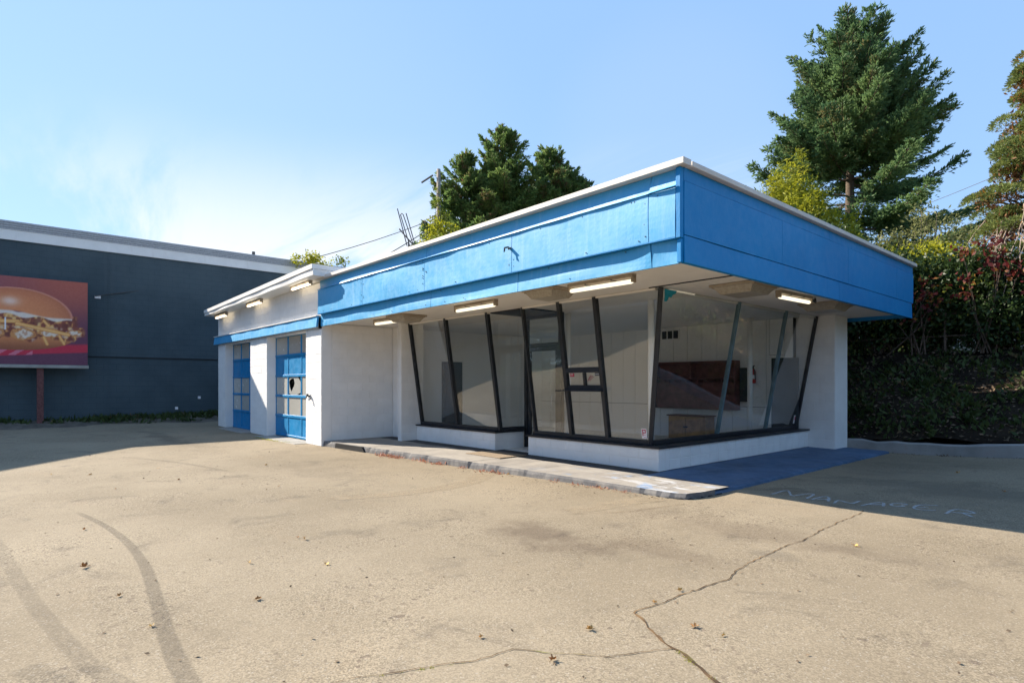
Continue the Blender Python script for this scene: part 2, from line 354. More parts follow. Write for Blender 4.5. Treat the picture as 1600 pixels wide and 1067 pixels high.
M['weed'] = foliage('low_weeds', (0.025, 0.045, 0.014), (0.085, 0.115, 0.032), (0.15, 0.10, 0.05), 0.12, 0.25, 2.0)
M['redweed'] = foliage('red_weeds', (0.30, 0.11, 0.07), (0.50, 0.27, 0.19), (0.45, 0.32, 0.10), 0.1, 0.35, 3.0)
_t = NT('fallen_leaf'); M['leaf'] = _t.fin(_t.mix(_t.ramp(_t.noise(45, 3), .35, .7), _t.mix(_t.rnd(), (0.40, 0.17, 0.05), (0.60, 0.40, 0.12)), _t.mix(_t.rnd(), (0.28, 0.15, 0.07), (0.52, 0.30, 0.08))), 0.7, 0.3)

# ------------------------------------------------------------------ mesh helpers
class MB:
    def __init__(s): s.v = []; s.f = []; s.uv = None
    def add(s, vs, fs):
        o = len(s.v); s.v += [tuple(p) for p in vs]; s.f += [tuple(i + o for i in f) for f in fs]; return s
    def box(s, lo, hi):
        x0, y0, z0 = lo; x1, y1, z1 = hi
        return s.add([(x0,y0,z0),(x1,y0,z0),(x1,y1,z0),(x0,y1,z0),(x0,y0,z1),(x1,y0,z1),(x1,y1,z1),(x0,y1,z1)],
                     [(0,3,2,1),(4,5,6,7),(0,1,5,4),(1,2,6,5),(2,3,7,6),(3,0,4,7)])
    def hexa(s, p8): return s.add(p8, [(0,3,2,1),(4,5,6,7),(0,1,5,4),(1,2,6,5),(2,3,7,6),(3,0,4,7)])
    def bar(s, a, b, w, d, wdir):      # oriented bar from a to b; w along wdir, d across
        a, b = Vector(a), Vector(b); t = (b - a).normalized(); u = Vector(wdir); u = (u - t * u.dot(t)).normalized(); n = t.cross(u)
        u *= w / 2; n *= d / 2
        return s.hexa([a-u-n, a+u-n, a+u+n, a-u+n, b-u-n, b+u-n, b+u+n, b-u+n])
    def tube(s, pts, r, n=8, cap=True):
        pts = [Vector(p) for p in pts]; rs = r if isinstance(r, (list, tuple)) else [r] * len(pts)
        rings = []
        for i, p in enumerate(pts):
            t = (pts[min(i+1, len(pts)-1)] - pts[max(i-1, 0)]).normalized()
            u = t.cross(Vector((0, 0, 1)) if abs(t.z) < 0.9 else Vector((1, 0, 0))).normalized(); w = t.cross(u)
            rings.append([p + (u * math.cos(2*math.pi*k/n) + w * math.sin(2*math.pi*k/n)) * rs[i] for k in range(n)])
        vs = [q for rg in rings for q in rg]; fs = []
        for i in range(len(pts) - 1):
            for k in range(n): fs.append((i*n+k, i*n+(k+1) % n, (i+1)*n+(k+1) % n, (i+1)*n+k))
        if cap: fs += [tuple(reversed(range(n))), tuple((len(pts)-1)*n + k for k in range(n))]
        return s.add(vs, fs)
    def sheet(s, fn, nu, nv, back):    # fn(u,v) front surface; 'back' vector gives the thickness
        bk = Vector(back); fr = [[Vector(fn(i / nu, j / nv)) for i in range(nu + 1)] for j in range(nv + 1)]
        vs = [p for row in fr for p in row]; nf = len(vs); vs += [p + bk for p in vs[:nf]]
        id_ = lambda i, j: j * (nu + 1) + i
        fs = []
        for j in range(nv):
            for i in range(nu):
                q = (id_(i, j), id_(i+1, j), id_(i+1, j+1), id_(i, j+1)); fs.append(q); fs.append(tuple(nf + k for k in reversed(q)))
        for i in range(nu):
            fs.append((id_(i+1, 0), id_(i, 0), nf + id_(i, 0), nf + id_(i+1, 0))); fs.append((id_(i, nv), id_(i+1, nv), nf + id_(i+1, nv), nf + id_(i, nv)))
        for j in range(nv):
            fs.append((id_(0, j), id_(0, j+1), nf + id_(0, j+1), nf + id_(0, j))); fs.append((id_(nu, j+1), id_(nu, j), nf + id_(nu, j), nf + id_(nu, j+1)))
        return s.add(vs, fs)
    def build(s, name, mat, parent=None, bevel=0.0, smooth=False):
        me = bpy.data.meshes.new(name); me.from_pydata([tuple(v) for v in s.v], [], s.f)
        if bevel:
            bm = bmesh.new(); bm.from_mesh(me)
            bmesh.ops.bevel(bm, geom=bm.edges[:] , offset=bevel, segments=1, affect='EDGES', profile=0.5)
            bm.to_mesh(me); bm.free()
        bm = bmesh.new(); bm.from_mesh(me); bmesh.ops.recalc_face_normals(bm, faces=bm.faces[:]); bm.to_mesh(me); bm.free()
        if smooth: me.polygons.foreach_set('use_smooth', [True] * len(me.polygons))
        me.materials.append(mat)
        o = bpy.data.objects.new(name, me); COL.objects.link(o); par(o, parent); return o
def wloc(o):
    v = o.location.copy()
    while o.parent: o = o.parent; v = v + o.location
    return v
def par(o, p):
    if p: o.parent = p; o.location = o.location - wloc(p)
def tag(o, label=None, cat=None, group=None, kind=None):
    for k, v in (('label', label), ('category', cat), ('group', group), ('kind', kind)):
        if v: o[k] = v
    return o
def thing(name, loc, label, cat, group=None):
    e = bpy.data.objects.new(name, None); COL.objects.link(e); e.location = loc; e.empty_display_size = 0.2
    return tag(e, label, cat, group)
def raw(name, verts, faces, mat, parent=None, smooth=False):        # numpy arrays; all faces with the same corner count
    me = bpy.data.meshes.new(name); v = np.asarray(verts, dtype=np.float32); f = np.asarray(faces, dtype=np.int32)
    me.vertices.add(len(v)); me.vertices.foreach_set('co', v.ravel())
    k = f.shape[1]; me.loops.add(f.size); me.loops.foreach_set('vertex_index', f.ravel())
    me.polygons.add(len(f)); me.polygons.foreach_set('loop_start', np.arange(0, f.size, k, dtype=np.int32))
    if smooth: me.polygons.foreach_set('use_smooth', np.ones(len(f), dtype=bool))
    me.update(calc_edges=True); me.materials.append(mat)
    o = bpy.data.objects.new(name, me); COL.objects.link(o); par(o, parent); return o
def vnoise(seed):
    r = random.Random(seed); ph = [(r.uniform(.4, 1.6), r.uniform(0, 6.28), r.uniform(.5, 1.0)) for _ in range(6)]
    return lambda x: sum(a * math.sin(f * x * 2.2 + p) for f, p, a in ph) / 3.0
def gz(x, y):
    t = min(1, max(0, (x + 4.0) / 3.0)); t = t * t * (3 - 2 * t)
    z = t * (.05 + .016 * max(0, min(y, 14.2) - 7))
    u = min(1, max(0, (-17.0 - x) / 8.0)); z += 0.10 * u * u
    a = min(1, max(0, (x + 8.5) / 4.0)); b = min(1, max(0, (y - 5.0) / 1.2)); c = min(1, max(0, (x + 3.8) / 1.8))      # asphalt heaved against the step
    z += 0.045 * a * a * (3 - 2 * a) * b * b * (3 - 2 * b) * (1 - c * c * (3 - 2 * c))
    return z

# ------------------------------------------------------------------ ground, road, terrain
def axis(lo, hi, fine_lo, fine_hi, step):
    a = list(np.arange(fine_lo, fine_hi + 1e-6, step)); g = step
    x = fine_lo
    while x > lo: g *= 1.5; x -= g; a.insert(0, max(x, lo))
    g = step; x = fine_hi
    while x < hi: g *= 1.5; x += g; a.append(min(x, hi))
    return a
ax, ay = axis(-500, 500, -26, 4, 0.3), axis(-500, 500, -10, 15, 0.3)
vs = [(x, y, gz(x, y) - (0.02 * max(0.0, math.hypot(x, y) - 60) if y < -20 or abs(x) > 60 or y > 60 else 0) * 0.0) for y in ay for x in ax]
nx = len(ax)
fs = [(j*nx+i, j*nx+i+1, (j+1)*nx+i+1, (j+1)*nx+i) for j in range(len(ay)-1) for i in range(nx-1)]
ground = raw('ground', vs, fs, M['asphalt'], smooth=True); tag(ground, kind='structure')

def strip(name, pts, w, mat, parent=None, lift=0.004, jitter=0.0, seed=1, base=None):
    """a flat ribbon on the ground along pts, with UV across / along"""
    r = random.Random(seed); P = [Vector((p[0], p[1], 0)) for p in pts]
    if not jitter:
        for _ in range(3):
            Q = [P[0]]
            for a, b in zip(P[:-1], P[1:]): Q += [a.lerp(b, .25), a.lerp(b, .75)]
            P = Q + [P[-1]]
    fine = []
    for a, b in zip(P[:-1], P[1:]):
        n = max(1, int((b - a).length / (0.045 if jitter else 0.07)))
        for k in range(n): fine.append(a.lerp(b, k / n))
    fine.append(P[-1]); n = len(fine); vs = []; fs = []; uv = []
    if jitter:
        off = 0
        for i in range(1, n - 1):
            off = off * 0.72 + r.uniform(-jitter, jitter); t = (fine[i+1] - fine[i-1]).normalized(); fine[i] = fine[i] + Vector((-t.y, t.x, 0)) * off
    for i, p in enumerate(fine):
        t = (fine[min(i+1, n-1)] - fine[max(i-1, 0)]).normalized(); q = Vector((-t.y, t.x, 0))
        ww = (w if not callable(w) else w(i / (n - 1))) * (1 + (r.uniform(-.75, .75) if jitter else 0)) / 2
        for sgn in (-1, 1):
            c = p + q * ww * sgn; vs.append((c.x, c.y, (gz(c.x, c.y) if base is None else base) + lift)); uv.append(((sgn + 1) / 2, i / (n - 1)))
        if i: fs.append((2*i-2, 2*i-1, 2*i+1, 2*i))
    o = raw(name, vs, fs, mat, parent); l = o.data.uv_layers.new(name='UVMap')
    for lp, d in zip(o.data.loops, l.data): d.uv = uv[lp.vertex_index]
    return o
crackpts = [[(-2.38,7.45),(-2.32,5.6),(-2.31,4.6),(-2.22,4.12),(-2.26,3.67),(-2.28,3.04)], [(-2.28,3.04),(-2.12,2.95),(-1.88,2.79),(-1.78,2.77),(-1.55,2.65),(-1.2,2.45)],
            [(-1.82,2.78),(-1.99,2.43),(-2.26,2.22),(-2.42,2.14),(-2.45,1.9),(-2.59,1.59),(-2.69,1.36),(-2.8,1.0)], [(-3.9,6.2),(-4.15,5.5),(-4.6,4.9)]]
for i, (p, w) in enumerate(zip(crackpts, (0.007, 0.015, 0.005, 0.005))):
    strip('crack', p, w, M['crack'], ground, 0.005, 0.011, 5 + i)
strip('tyre_mark', [(-8.44,.73),(-7.47,.89),(-6.42,.96),(-5.45,.93),(-4.6,.84),(-3.87,.76),(-3.26,.72),(-2.6,.72)], lambda t: .07 + .07 * t, M['tyre'], ground, 0.003)
strip('tyre_mark', [(-7.6,.0),(-7.08,.05),(-5.35,.18),(-4.4,.29),(-3.79,.38),(-3.49,.46),(-3.0,.6)], .12, M['tyre_faint'], ground, 0.0035)
strip('tyre_mark', [(-14.2,1.97),(-12.54,2.66),(-10.49,3.03)], .14, M['tyre_faint'], ground, 0.003)
strip('tyre_mark', [(-4.0,.12),(-3.5,.3),(-3.1,.34)], .16, M['tyre_faint'], ground, 0.004)
strip('patch_seam', [(-7.6,6.15),(-7.0,5.4),(-6.9,4.2),(-7.3,3.2)], .42, M['patch'], ground, 0.003)
strip('patch_seam', [(-4.3,6.3),(-4.5,5.7),(-4.7,5.0)], .35, M['patch'], ground, 0.0035)
# chalked word on the shaded parking bay
word = tag(bpy.data.objects.new('painted_word', None), "hand painted white word MANAGER fading on the shaded parking bay asphalt", 'ground lettering')
COL.objects.link(word); word.location = (-2.5, 7.9, gz(-2.5, 7.9))
for lt in ([[(-3.5,7.57),(-3.52,8.12),(-3.28,7.66)],[(-3.28,7.66),(-3.23,7.94),(-3.14,8.08),(-3.09,7.63)]], [[(-3.02,7.62),(-3.02,7.94),(-2.94,7.99),(-2.84,7.66)],[(-2.99,7.72),(-2.88,7.81)]],
           [[(-2.75,7.6),(-2.81,7.9),(-2.59,7.7),(-2.6,8.01)]], [[(-2.49,7.7),(-2.43,8.04),(-2.36,8.1),(-2.3,7.84)],[(-2.45,7.85),(-2.33,7.95)]],
           [[(-2.12,8.10),(-2.18,8.2),(-2.26,8.14),(-2.28,8.04),(-2.24,7.95),(-2.15,7.96),(-2.13,8.05),(-2.19,8.06)]],
           [[(-1.85,8.3),(-2.06,8.23),(-2.02,7.87),(-1.81,7.98)],[(-2.04,8.06),(-1.91,8.1)]], [[(-1.69,7.82),(-1.7,8.17),(-1.56,8.19),(-1.45,8.05),(-1.68,7.97)],[(-1.57,7.99),(-1.46,7.85)]]):
    e = bpy.data.objects.new('letter', None); COL.objects.link(e); e.location = word.location; par(e, word)
    for st in lt: strip('stroke', st, 0.042, M['chalk'], e, 0.005)

# sidewalk in front of the office, its edge chipped
def walk():
    b = MB(); r = random.Random(3); n = 120; top = []; bot = []
    ctrl = [(-13.53, 5.93), (-11.8, 6.05), (-9.5, 6.22), (-7.2, 6.32), (-5.5, 6.35), (-4.25, 6.37), (-4.06, 6.45), (-3.98, 6.75), (-3.97, 7.0)]
    pts = []
    for a, c in zip(ctrl[:-1], ctrl[1:]):
        k = max(2, int(math.dist(a, c) / 0.06))
        pts += [(a[0] + (c[0]-a[0]) * i / k, a[1] + (c[1]-a[1]) * i / k) for i in range(k)]
    pts.append(ctrl[-1]); rows = [[] for _ in range(4)]; chip = 0
    for i, (x, y) in enumerate(pts):
        chip = max(0, chip * 0.75 + (r.uniform(0, .035) if r.random() < .10 else 0)); j = r.uniform(-.004, .004)
        rows[0].append((x, y - .015 + j, -0.06)); rows[1].append((x, y + .006 + chip * .3 + j, .09 - chip)); rows[2].append((x, y + .022 + chip + j, .12 - chip * .3)); rows[3].append((x, 8.75 if x < -5.36 else 7.42, .12 if x < -5.36 else .112))
    m = len(pts); vs = [p for rw in rows for p in rw]
    fs = [(k*m+i, k*m+i+1, (k+1)*m+i+1, (k+1)*m+i) for k in range(3) for i in range(m-1)]
    b.add(vs, fs); return b.build('sidewalk', M['sidewalk'])
tag(walk(), kind='structure')
b = MB(); r = random.Random(8); ys = np.linspace(7.0, 13.9, 60)
vs = []; 
for y in ys:
    e = -3.98 + r.uniform(-.012, .012); vs += [(-5.36, y, .114), (e - .05, y, .050 + gz(e, y)), (e, y, .035 + gz(e, y)), (e + .03, y, -.05)]
b.add(vs, [(4*i+k, 4*i+k+1, 4*i+5+k, 4*i+4+k) for i in range(len(ys)-1) for k in range(3)])
tag(b.build('painted_walkway', M['bluefloor']), kind='structure')
for p0, p1, zz in (((-17.3, 5.55), (-14.35, 6.2), .012), ((-21.4, 5.6), (-18.6, 6.2), .012)):
    b = MB(); b.box((p0[0], p0[1], -.1), (p1[0], p1[1], gz((p0[0]+p1[0])/2, 5.8) + zz)); tag(b.build('apron', M['concrete'], None, .008), kind='structure')

# rear kerb, bank, plateau
kx = np.linspace(-4.85, 14, 64); r = random.Random(5); vs = []
for x in kx:
    z0 = gz(x, 14.2); h = .24 + r.uniform(-.03, .02); j = r.uniform(-.02, .02)
    vs += [(x, 14.05 + j, z0 - .1), (x, 14.07 + j, z0 + h - .03), (x, 14.12 + j, z0 + h), (x, 14.32 + j, z0 + h - r.uniform(0, .05)), (x, 14.36, z0 - .1)]
b = MB(); b.add(vs, [(5*i+k, 5*i+k+1, 5*i+6+k, 5*i+5+k) for i in range(len(kx)-1) for k in range(4)])
tag(b.build('kerb', M['kerb'], None), kind='structure')
def bank_z(x, y):
    t = min(1, max(0, (y - 14.25) / 3.1)); z = .22 + gz(x, 14) + 1.95 * (t ** .9)
    z += .05 * math.sin(x * 2.1 + y) + .04 * math.sin(x * 5.3 - y * 3.1)
    return z if y < 17.4 else 2.28 + .03 * math.sin(x * 2.1 + y)
gx, gy = np.linspace(-34, 20, 140), list(np.linspace(14.3, 18.0, 24))
vs = [(x, y, bank_z(x, y)) for y in gy for x in gx]; n = len(gx)
tag(raw('bank', vs, [(j*n+i, j*n+i+1, (j+1)*n+i+1, (j+1)*n+i) for j in range(len(gy)-1) for i in range(n-1)], M['soil'], smooth=True), kind='structure')
gy = [17.95, 19, 21, 24, 30, 40, 60, 120]; vs = [(x, y, 2.26 + .0 * x) for y in gy for x in gx * 3]
tag(raw('terrace', vs, [(j*n+i, j*n+i+1, (j+1)*n+i+1, (j+1)*n+i) for j in range(len(gy)-1) for i in range(n-1)], M['grass'], smooth=True), kind='structure')
# street behind the viewer (seen mirrored in the glass)
b = MB(); b.box((-80, -13.5, -.1), (80, -12.0, .12)); tag(b.build('pavement', M['concrete'], None), kind='structure')
b = MB(); b.add([(-200, -23, .008), (200, -23, .008), (200, -13.5, .008), (-200, -13.5, .008)], [(0, 1, 2, 3)])
t = NT('road_asphalt'); road = b.build('road', t.fin(t.mix(t.noise(2, 6), (0.045, 0.045, 0.046), (0.07, 0.068, 0.066)), 0.9, 0.2)); tag(road, kind='structure')
b = MB()
for k in range(-20, 20): b.add([(k*6, -18.3, .013), (k*6+3, -18.3, .013), (k*6+3, -18.15, .013), (k*6, -18.15, .013)], [(0, 1, 2, 3)])
b.build('lane_marking', flat('road_yellow', (0.55, 0.40, 0.06)), road)
b = MB(); b.box((-80, -25.5, -.1), (80, -23.0, .13)); tag(b.build('pavement', M['concrete'], None), kind='structure')

# ------------------------------------------------------------------ the service station
ST = thing('service_station', (-9.0, 9.5, 0), "low white block service station with wide blue canopy fascia and leaning shop windows", 'building')
BLK = {}
def block_mesh(L, h=.188):
    k = (round(L, 3), h)
    if k not in BLK:
        b = MB(); b.box((.004, 0, .004), (L - .004, .05, h)); o = b.build('block', M['white'], None, .0025); BLK[k] = o.data; bpy.data.objects.remove(o)
    return BLK[k]
def block_wall(name, p0, face, length, z0, z1, thick=.18, bond=True, stuff=False, course=.2, seed=1, blk=.4, joined=None):
    """backing wall with a mortar face, and every block on it as its own piece"""
    b = MB(); x, y = p0; r = random.Random(seed)
    if face == '-Y': b.box((x, y + .006, z0), (x + length, y + thick, z1))
    else: b.box((x - thick, y, z0), (x - .006, y + length, z1))
    w = b.build(name, M['grout'], ST)
    acc = MB(); i = 0; z = z0
    while z < z1 - .02:
        h = min(course, z1 - z); s = -(blk / 2) if (bond and i % 2) else 0.0
        while s < length - .01:
            a, e = max(s, 0), min(s + blk, length)
            if e - a > .03:
                yo = r.uniform(-.0012, .0018)
                if stuff:
                    if face == '-Y': acc.box((x + a + .005, y + yo, z + .005), (x + e - .005, y + .04, z + h - .006))
                    else: acc.box((x - .04, y + a + .005, z + .005), (x + yo, y + e - .005, z + h - .006))
                else:
                    o = bpy.data.objects.new('block', block_mesh(e - a, round(h - .008, 3))); COL.objects.link(o)
                    if face == '-Y': o.location = (x + a, y + yo, z)
                    else: o.location = (x + yo, y + a, z); o.rotation_euler.z = math.pi / 2
                    par(o, w)
            s += blk
        z += course; i += 1
    if stuff: tag(acc.build('block', M['white'], w), kind='stuff')
    return w
block_wall('garage_pier', (-14.45, 5.88), '-Y', .92, 0, 2.80, .26, seed=1)
block_wall('garage_pier', (-18.68, 5.88), '-Y', 1.44, 0, 2.80, .26, seed=2)
block_wall('garage_pier', (-22.06, 5.88), '-Y', .81, 0, 2.80, .26, seed=3)
block_wall('recess_wall', (-13.53, 6.145), '+X', 1.66, .12, 2.94, .2, seed=4)
block_wall('recess_wall', (-13.53, 7.81), '-Y', 1.08, .12, 2.94, .2, seed=5, stuff=True)
block_wall('fin_wall', (-12.30, 7.33), '+X', .62, .12, 2.94, .15, seed=6)
block_wall('low_wall', (-12.30, 7.76), '-Y', 2.98, .12, .47, .22, course=.175, seed=7)
block_wall('low_wall', (-8.32, 7.76), '-Y', 2.97, .12, .47, .22, course=.175, seed=8)
block_wall('low_wall', (-5.35, 7.765), '+X', 5.58, .12, .47, .22, course=.175, seed=9, bond=False, blk=.3)
block_wall('low_wall', (-9.32, 7.765), '+X', .80, .12, .47, .2, course=.175, seed=10)
block_wall('fin_wall', (-5.62, 13.35), '-Y', .80, .10, 2.94, .70, seed=11)
block_wall('garage_front_wall', (-22.06, 5.88), '-Y', 8.53, 3.08, 3.90, .26, seed=12, stuff=True)
MB().box((-13.731, 5.90, 2.82), (-13.531, 6.14, 3.9)).box((-13.73, 5.90, 0), (-13.532, 6.138, 2.82)).build('garage_corner', M['white'], ST)
MB().box((-12.45, 7.325, .12), (-12.31, 7.32 + .012, 2.94)).box((-12.452, 7.333, .12), (-12.449, 7.95, 2.94)).build('fin_end', M['white_trim'], ST)
MB().box((-4.818, 13.36, .10), (-4.812, 14.05, 2.94)).build('fin_end', M['white'], ST)
MB().box((-22.05, 5.90, 2.80), (-13.54, 6.15, 3.08)).build('lintel', M['white'], ST)
# unseen bodies of the garage and office
g = MB(); g.box((-22.06, 6.14, 0), (-21.86, 14.2, 3.8)); g.box((-13.73, 7.81, 0), (-13.53, 14.2, 4.1)); g.box((-22.06, 14.2, 0), (-13.53, 14.4, 4.0)); g.build('side_wall', M['white'], ST)
MB().box((-13.53, 13.4, 0), (-5.6, 13.6, 3.4)).build('rear_wall', M['white'], ST)
MB().box((-21.86, 6.2, -.02), (-13.73, 14.2, .02)).build('garage_floor', M['floor'], ST)
def rz(x): return 3.985 + (x + 22.0) / 9.04 * .215
x0, x1 = -22.0, -12.96
b = MB(); b.hexa([(x0,5.47,rz(x0)-.19),(x1-.05,5.47,rz(x1)-.25),(x1-.05,14.6,rz(x1)-.25),(x0,14.6,rz(x0)-.19),(x0,5.47,rz(x0)-.02),(x1-.05,5.47,rz(x1)-.02),(x1-.05,14.6,rz(x1)-.02),(x0,14.6,rz(x0)-.02)])
b.build('garage_roof', M['white_trim'], ST)
seams = [x0, -19.35, -16.2, x1]
for a, c in zip(seams[:-1], seams[1:]):
    for (t0, t1, yy, th, nm) in ((0.0, .105, 5.41, .05, 'roof_board'), (.108, None, 5.435, .035, 'fascia_board')):
        fl = lambda x: (rz(x) - (.105 if t1 else (.19 + .06 * (x - x0) / (x1 - x0))))
        ft = lambda x: rz(x) - t0
        n = 5
        b = MB(); b.sheet(lambda u, v, a=a, c=c: ((lambda x: (x, yy - .012 * math.sin(x * 3.1) * (1 - v) * (0 if t1 else 1), fl(x) + (ft(x) - fl(x)) * v))(a + .004 + (c - a - .008) * u)), 12, 2, (0, th, 0))
        b.build(nm, M['white_trim'], ST)
MB().box((-13.005, 5.46, rz(x1)-.105), (-12.96, 14.6, rz(x1))).build('roof_board', M['white_trim'], ST)
MB().box((-13.00, 5.47, rz(x1)-.255), (-12.975, 14.6, rz(x1)-.108)).build('fascia_board', M['white_trim'], ST)

# blue band over the garage doors, in lengths, with a white drip cap
for a, c in ((-22.2, -20.0), (-20.0, -18.9), (-18.9, -16.55), (-16.55, -13.56)):
    b = MB(); b.sheet(lambda u, v: (a + .004 + (c - a - .008) * u, 5.80 - .03 * (1 - v) - .006 * math.sin(5 * (a + (c-a)*u)), 2.84 + .25 * v), 8, 3, (0, .05, 0)); b.build('band_panel', M['litblue'], ST)
MB().box((-22.2, 5.77, 3.095), (-13.56, 5.88, 3.118)).build('drip_cap', M['white_trim'], ST)

# garage doors: rails, stiles, panels, panes
def garage_door(xa, xb, sunny):
    y = 6.13; n = 3; w = (xb - xa) / n; zb = [.05, .60, 1.15, 1.71, 2.27, 2.82]
    fr = MB(); fr.box((xa, y + .035, .04), (xb, y + .05, .55)); d = fr.build('garage_door', M['door_blue'], ST)
    for z in zb:
        h = .035; MB().box((xa, y - .012, max(z - h, .03)), (xb, y + .03, z + h)).build('rail', M['door_blue'], d, .006)
    for k in range(n + 1):
        x = xa + w * k
        for z0, z1 in zip(zb[:-1], zb[1:]): MB().box((max(x - .035, xa), y - .002, z0 + .036), (min(x + .035, xb), y + .028, z1 - .036)).build('stile', M['door_blue'], d, .005)
    for row in range(5):
        for k in range(n):
            xl, xr, z0, z1 = xa + w*k + .036, xa + w*(k+1) - .036, zb[row] + .036, zb[row+1] - .036
            if row in (0, 3): MB().box((xl, y + .012, z0), (xr, y + .022, z1)).build('panel', M['door_blue'], d)
            elif sunny and row == 2 and k == 1:
                # broken pane: a jagged hole towards its upper corner
                mx, mz = xl + .30 * (xr - xl), z0 + .66 * (z1 - z0); r = random.Random(4); ring = []
                for q in range(14):
                    a = 2 * math.pi * q / 14; rr = r.uniform(.12, .22) * (1.5 if q in (9, 10) else 1); ring.append((mx + rr * math.cos(a) * 1.1, mz + min(rr, .15 if q < 7 else .36) * .95 * math.sin(a)))
                def edge(px, pz):
                    dx, dz = px - mx, pz - mz; ts = []
                    if dx: ts += [((xr if dx > 0 else xl) - mx) / dx]
                    if dz: ts += [((z1 if dz > 0 else z0) - mz) / dz]
                    t = min(ts); return (mx + dx * t, mz + dz * t)
                outr = [edge(*p) for p in ring]; b = MB()
                for q in range(14):
                    p = (q + 1) % 14
                    b.add([(ring[q][0], y+.014, ring[q][1]), (ring[p][0], y+.014, ring[p][1]), (outr[p][0], y+.014, outr[p][1]), (outr[q][0], y+.014, outr[q][1]),
                           (ring[q][0], y+.019, ring[q][1]), (ring[p][0], y+.019, ring[p][1]), (outr[p][0], y+.019, outr[p][1]), (outr[q][0], y+.019, outr[q][1])],
                          [(0,1,2,3),(7,6,5,4),(0,4,5,1),(1,5,6,2),(2,6,7,3),(3,7,4,0)])
                o = b.build('pane', M['frost'], d); o['label'] = 'broken pane with a jagged dark hole'
            else: MB().box((xl, y + .014, z0), (xr, y + .019, z1)).build('pane', M['frost'], d)
    return d
garage_door(-21.25, -18.68, False)
garage_door(-17.24, -14.45, True)

# ---- canopy fascia
Z = dict(bot=2.85, lo=3.135, mid=3.715, up=3.925, top=3.99)
wv, wv2, wv3 = vnoise(3), vnoise(11), vnoise(21)
def flare(x):  return .020 + .022 * wv(x * .55) + (.05 if x > -4.12 else 0) * .5 - (.02 if x < -12.6 else 0)
def belly(x):  return .012 * wv2(x)
def front(name, xa, xb, za, zb_, yf, nu, nv, back=(0, .02, 0)):
    b = MB(); b.sheet(lambda u, v: (lambda x, z: (x, yf(x, v), z))(xa + .005 + (xb - xa - .010) * u, za + (zb_ - za) * v), nu, nv, back)
    return b.build(name, M['litblue'], ST)
for xa, xb in ((-13.5, -8.9), (-8.9, -4.12), (-4.12, -3.755)):
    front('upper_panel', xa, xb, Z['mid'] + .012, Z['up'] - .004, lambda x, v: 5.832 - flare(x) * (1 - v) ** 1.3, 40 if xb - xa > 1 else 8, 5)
for xa, xb in ((-13.5, -11.2), (-11.2, -6.55), (-6.55, -3.73)):
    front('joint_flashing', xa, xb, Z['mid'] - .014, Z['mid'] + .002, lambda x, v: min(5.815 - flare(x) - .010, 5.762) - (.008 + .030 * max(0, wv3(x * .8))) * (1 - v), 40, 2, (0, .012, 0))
for xa, xb in ((-13.5, -11.25), (-11.25, -8.91), (-8.91, -6.55), (-6.55, -4.12), (-4.12, -3.755)):
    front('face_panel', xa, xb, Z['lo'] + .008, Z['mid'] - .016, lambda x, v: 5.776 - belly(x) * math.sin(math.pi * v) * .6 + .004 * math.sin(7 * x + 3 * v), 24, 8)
for k, (xa, xb) in enumerate(((-13.28, -8.8), (-8.8, -6.49), (-6.49, -4.12), (-4.12, -3.755))):
    def yl(x, v, xa=xa, xb=xb, k=k):
        t = (x - xa) / (xb - xa); peel = (.05 * max(0, (t - .80) / .20) ** 2 if k == 2 else 0) + (.035 * (1 - t) if k == 3 else 0)
        return 5.856 - .014 * (1 - v) - .012 * wv3(x * 1.3) * math.sin(math.pi * min(1, v + .2)) - peel * v
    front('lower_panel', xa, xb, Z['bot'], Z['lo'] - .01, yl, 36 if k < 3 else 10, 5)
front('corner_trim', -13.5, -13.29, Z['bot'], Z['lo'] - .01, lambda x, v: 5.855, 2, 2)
MB().box((-13.5, 5.770, Z['lo'] - .008), (-3.757, 5.850, Z['lo'] + .006)).build('lower_ledge', M['blue'], ST)
def side(name, ya, yb, za, zb_, xf, nu, nv):
    b = MB(); b.sheet(lambda u, v: (lambda y, z: (xf(y, v), y, z))(ya + .003 + (yb - ya - .006) * u, za + (zb_ - za) * v), nu, nv, (-.02, 0, 0))
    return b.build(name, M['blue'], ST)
for ya, yb in ((5.84, 10.0), (10.0, 14.45)): side('upper_panel', ya, yb, Z['mid'] + .06, Z['up'] - .004, lambda y, v: -3.690 + .005 * wv(y), 20, 2)
for ya, yb in ((5.84, 8.3), (8.3, 10.8), (10.8, 13.35), (13.35, 14.45)): side('face_panel', ya, yb, Z['lo'] + .03, Z['mid'] + .052, lambda y, v: -3.682 + .006 * wv2(y) * math.sin(3 * v), 14, 4)
for ya, yb in ((5.84, 10.41), (10.41, 14.38)): side('lower_panel', ya, yb, Z['bot'], Z['lo'] + .022, lambda y, v: -3.690 + .012 * (1 - v) + .006 * wv3(y), 24, 3)
b = MB(); b.box((-3.757, 5.775, Z['lo'] - .012), (-3.694, 5.842, Z['up'] - .004)); b.box((-3.757, 5.80, Z['bot']), (-3.70, 5.842, Z['lo'] - .014)); b.build('corner_trim', M['blue'], ST, .006)
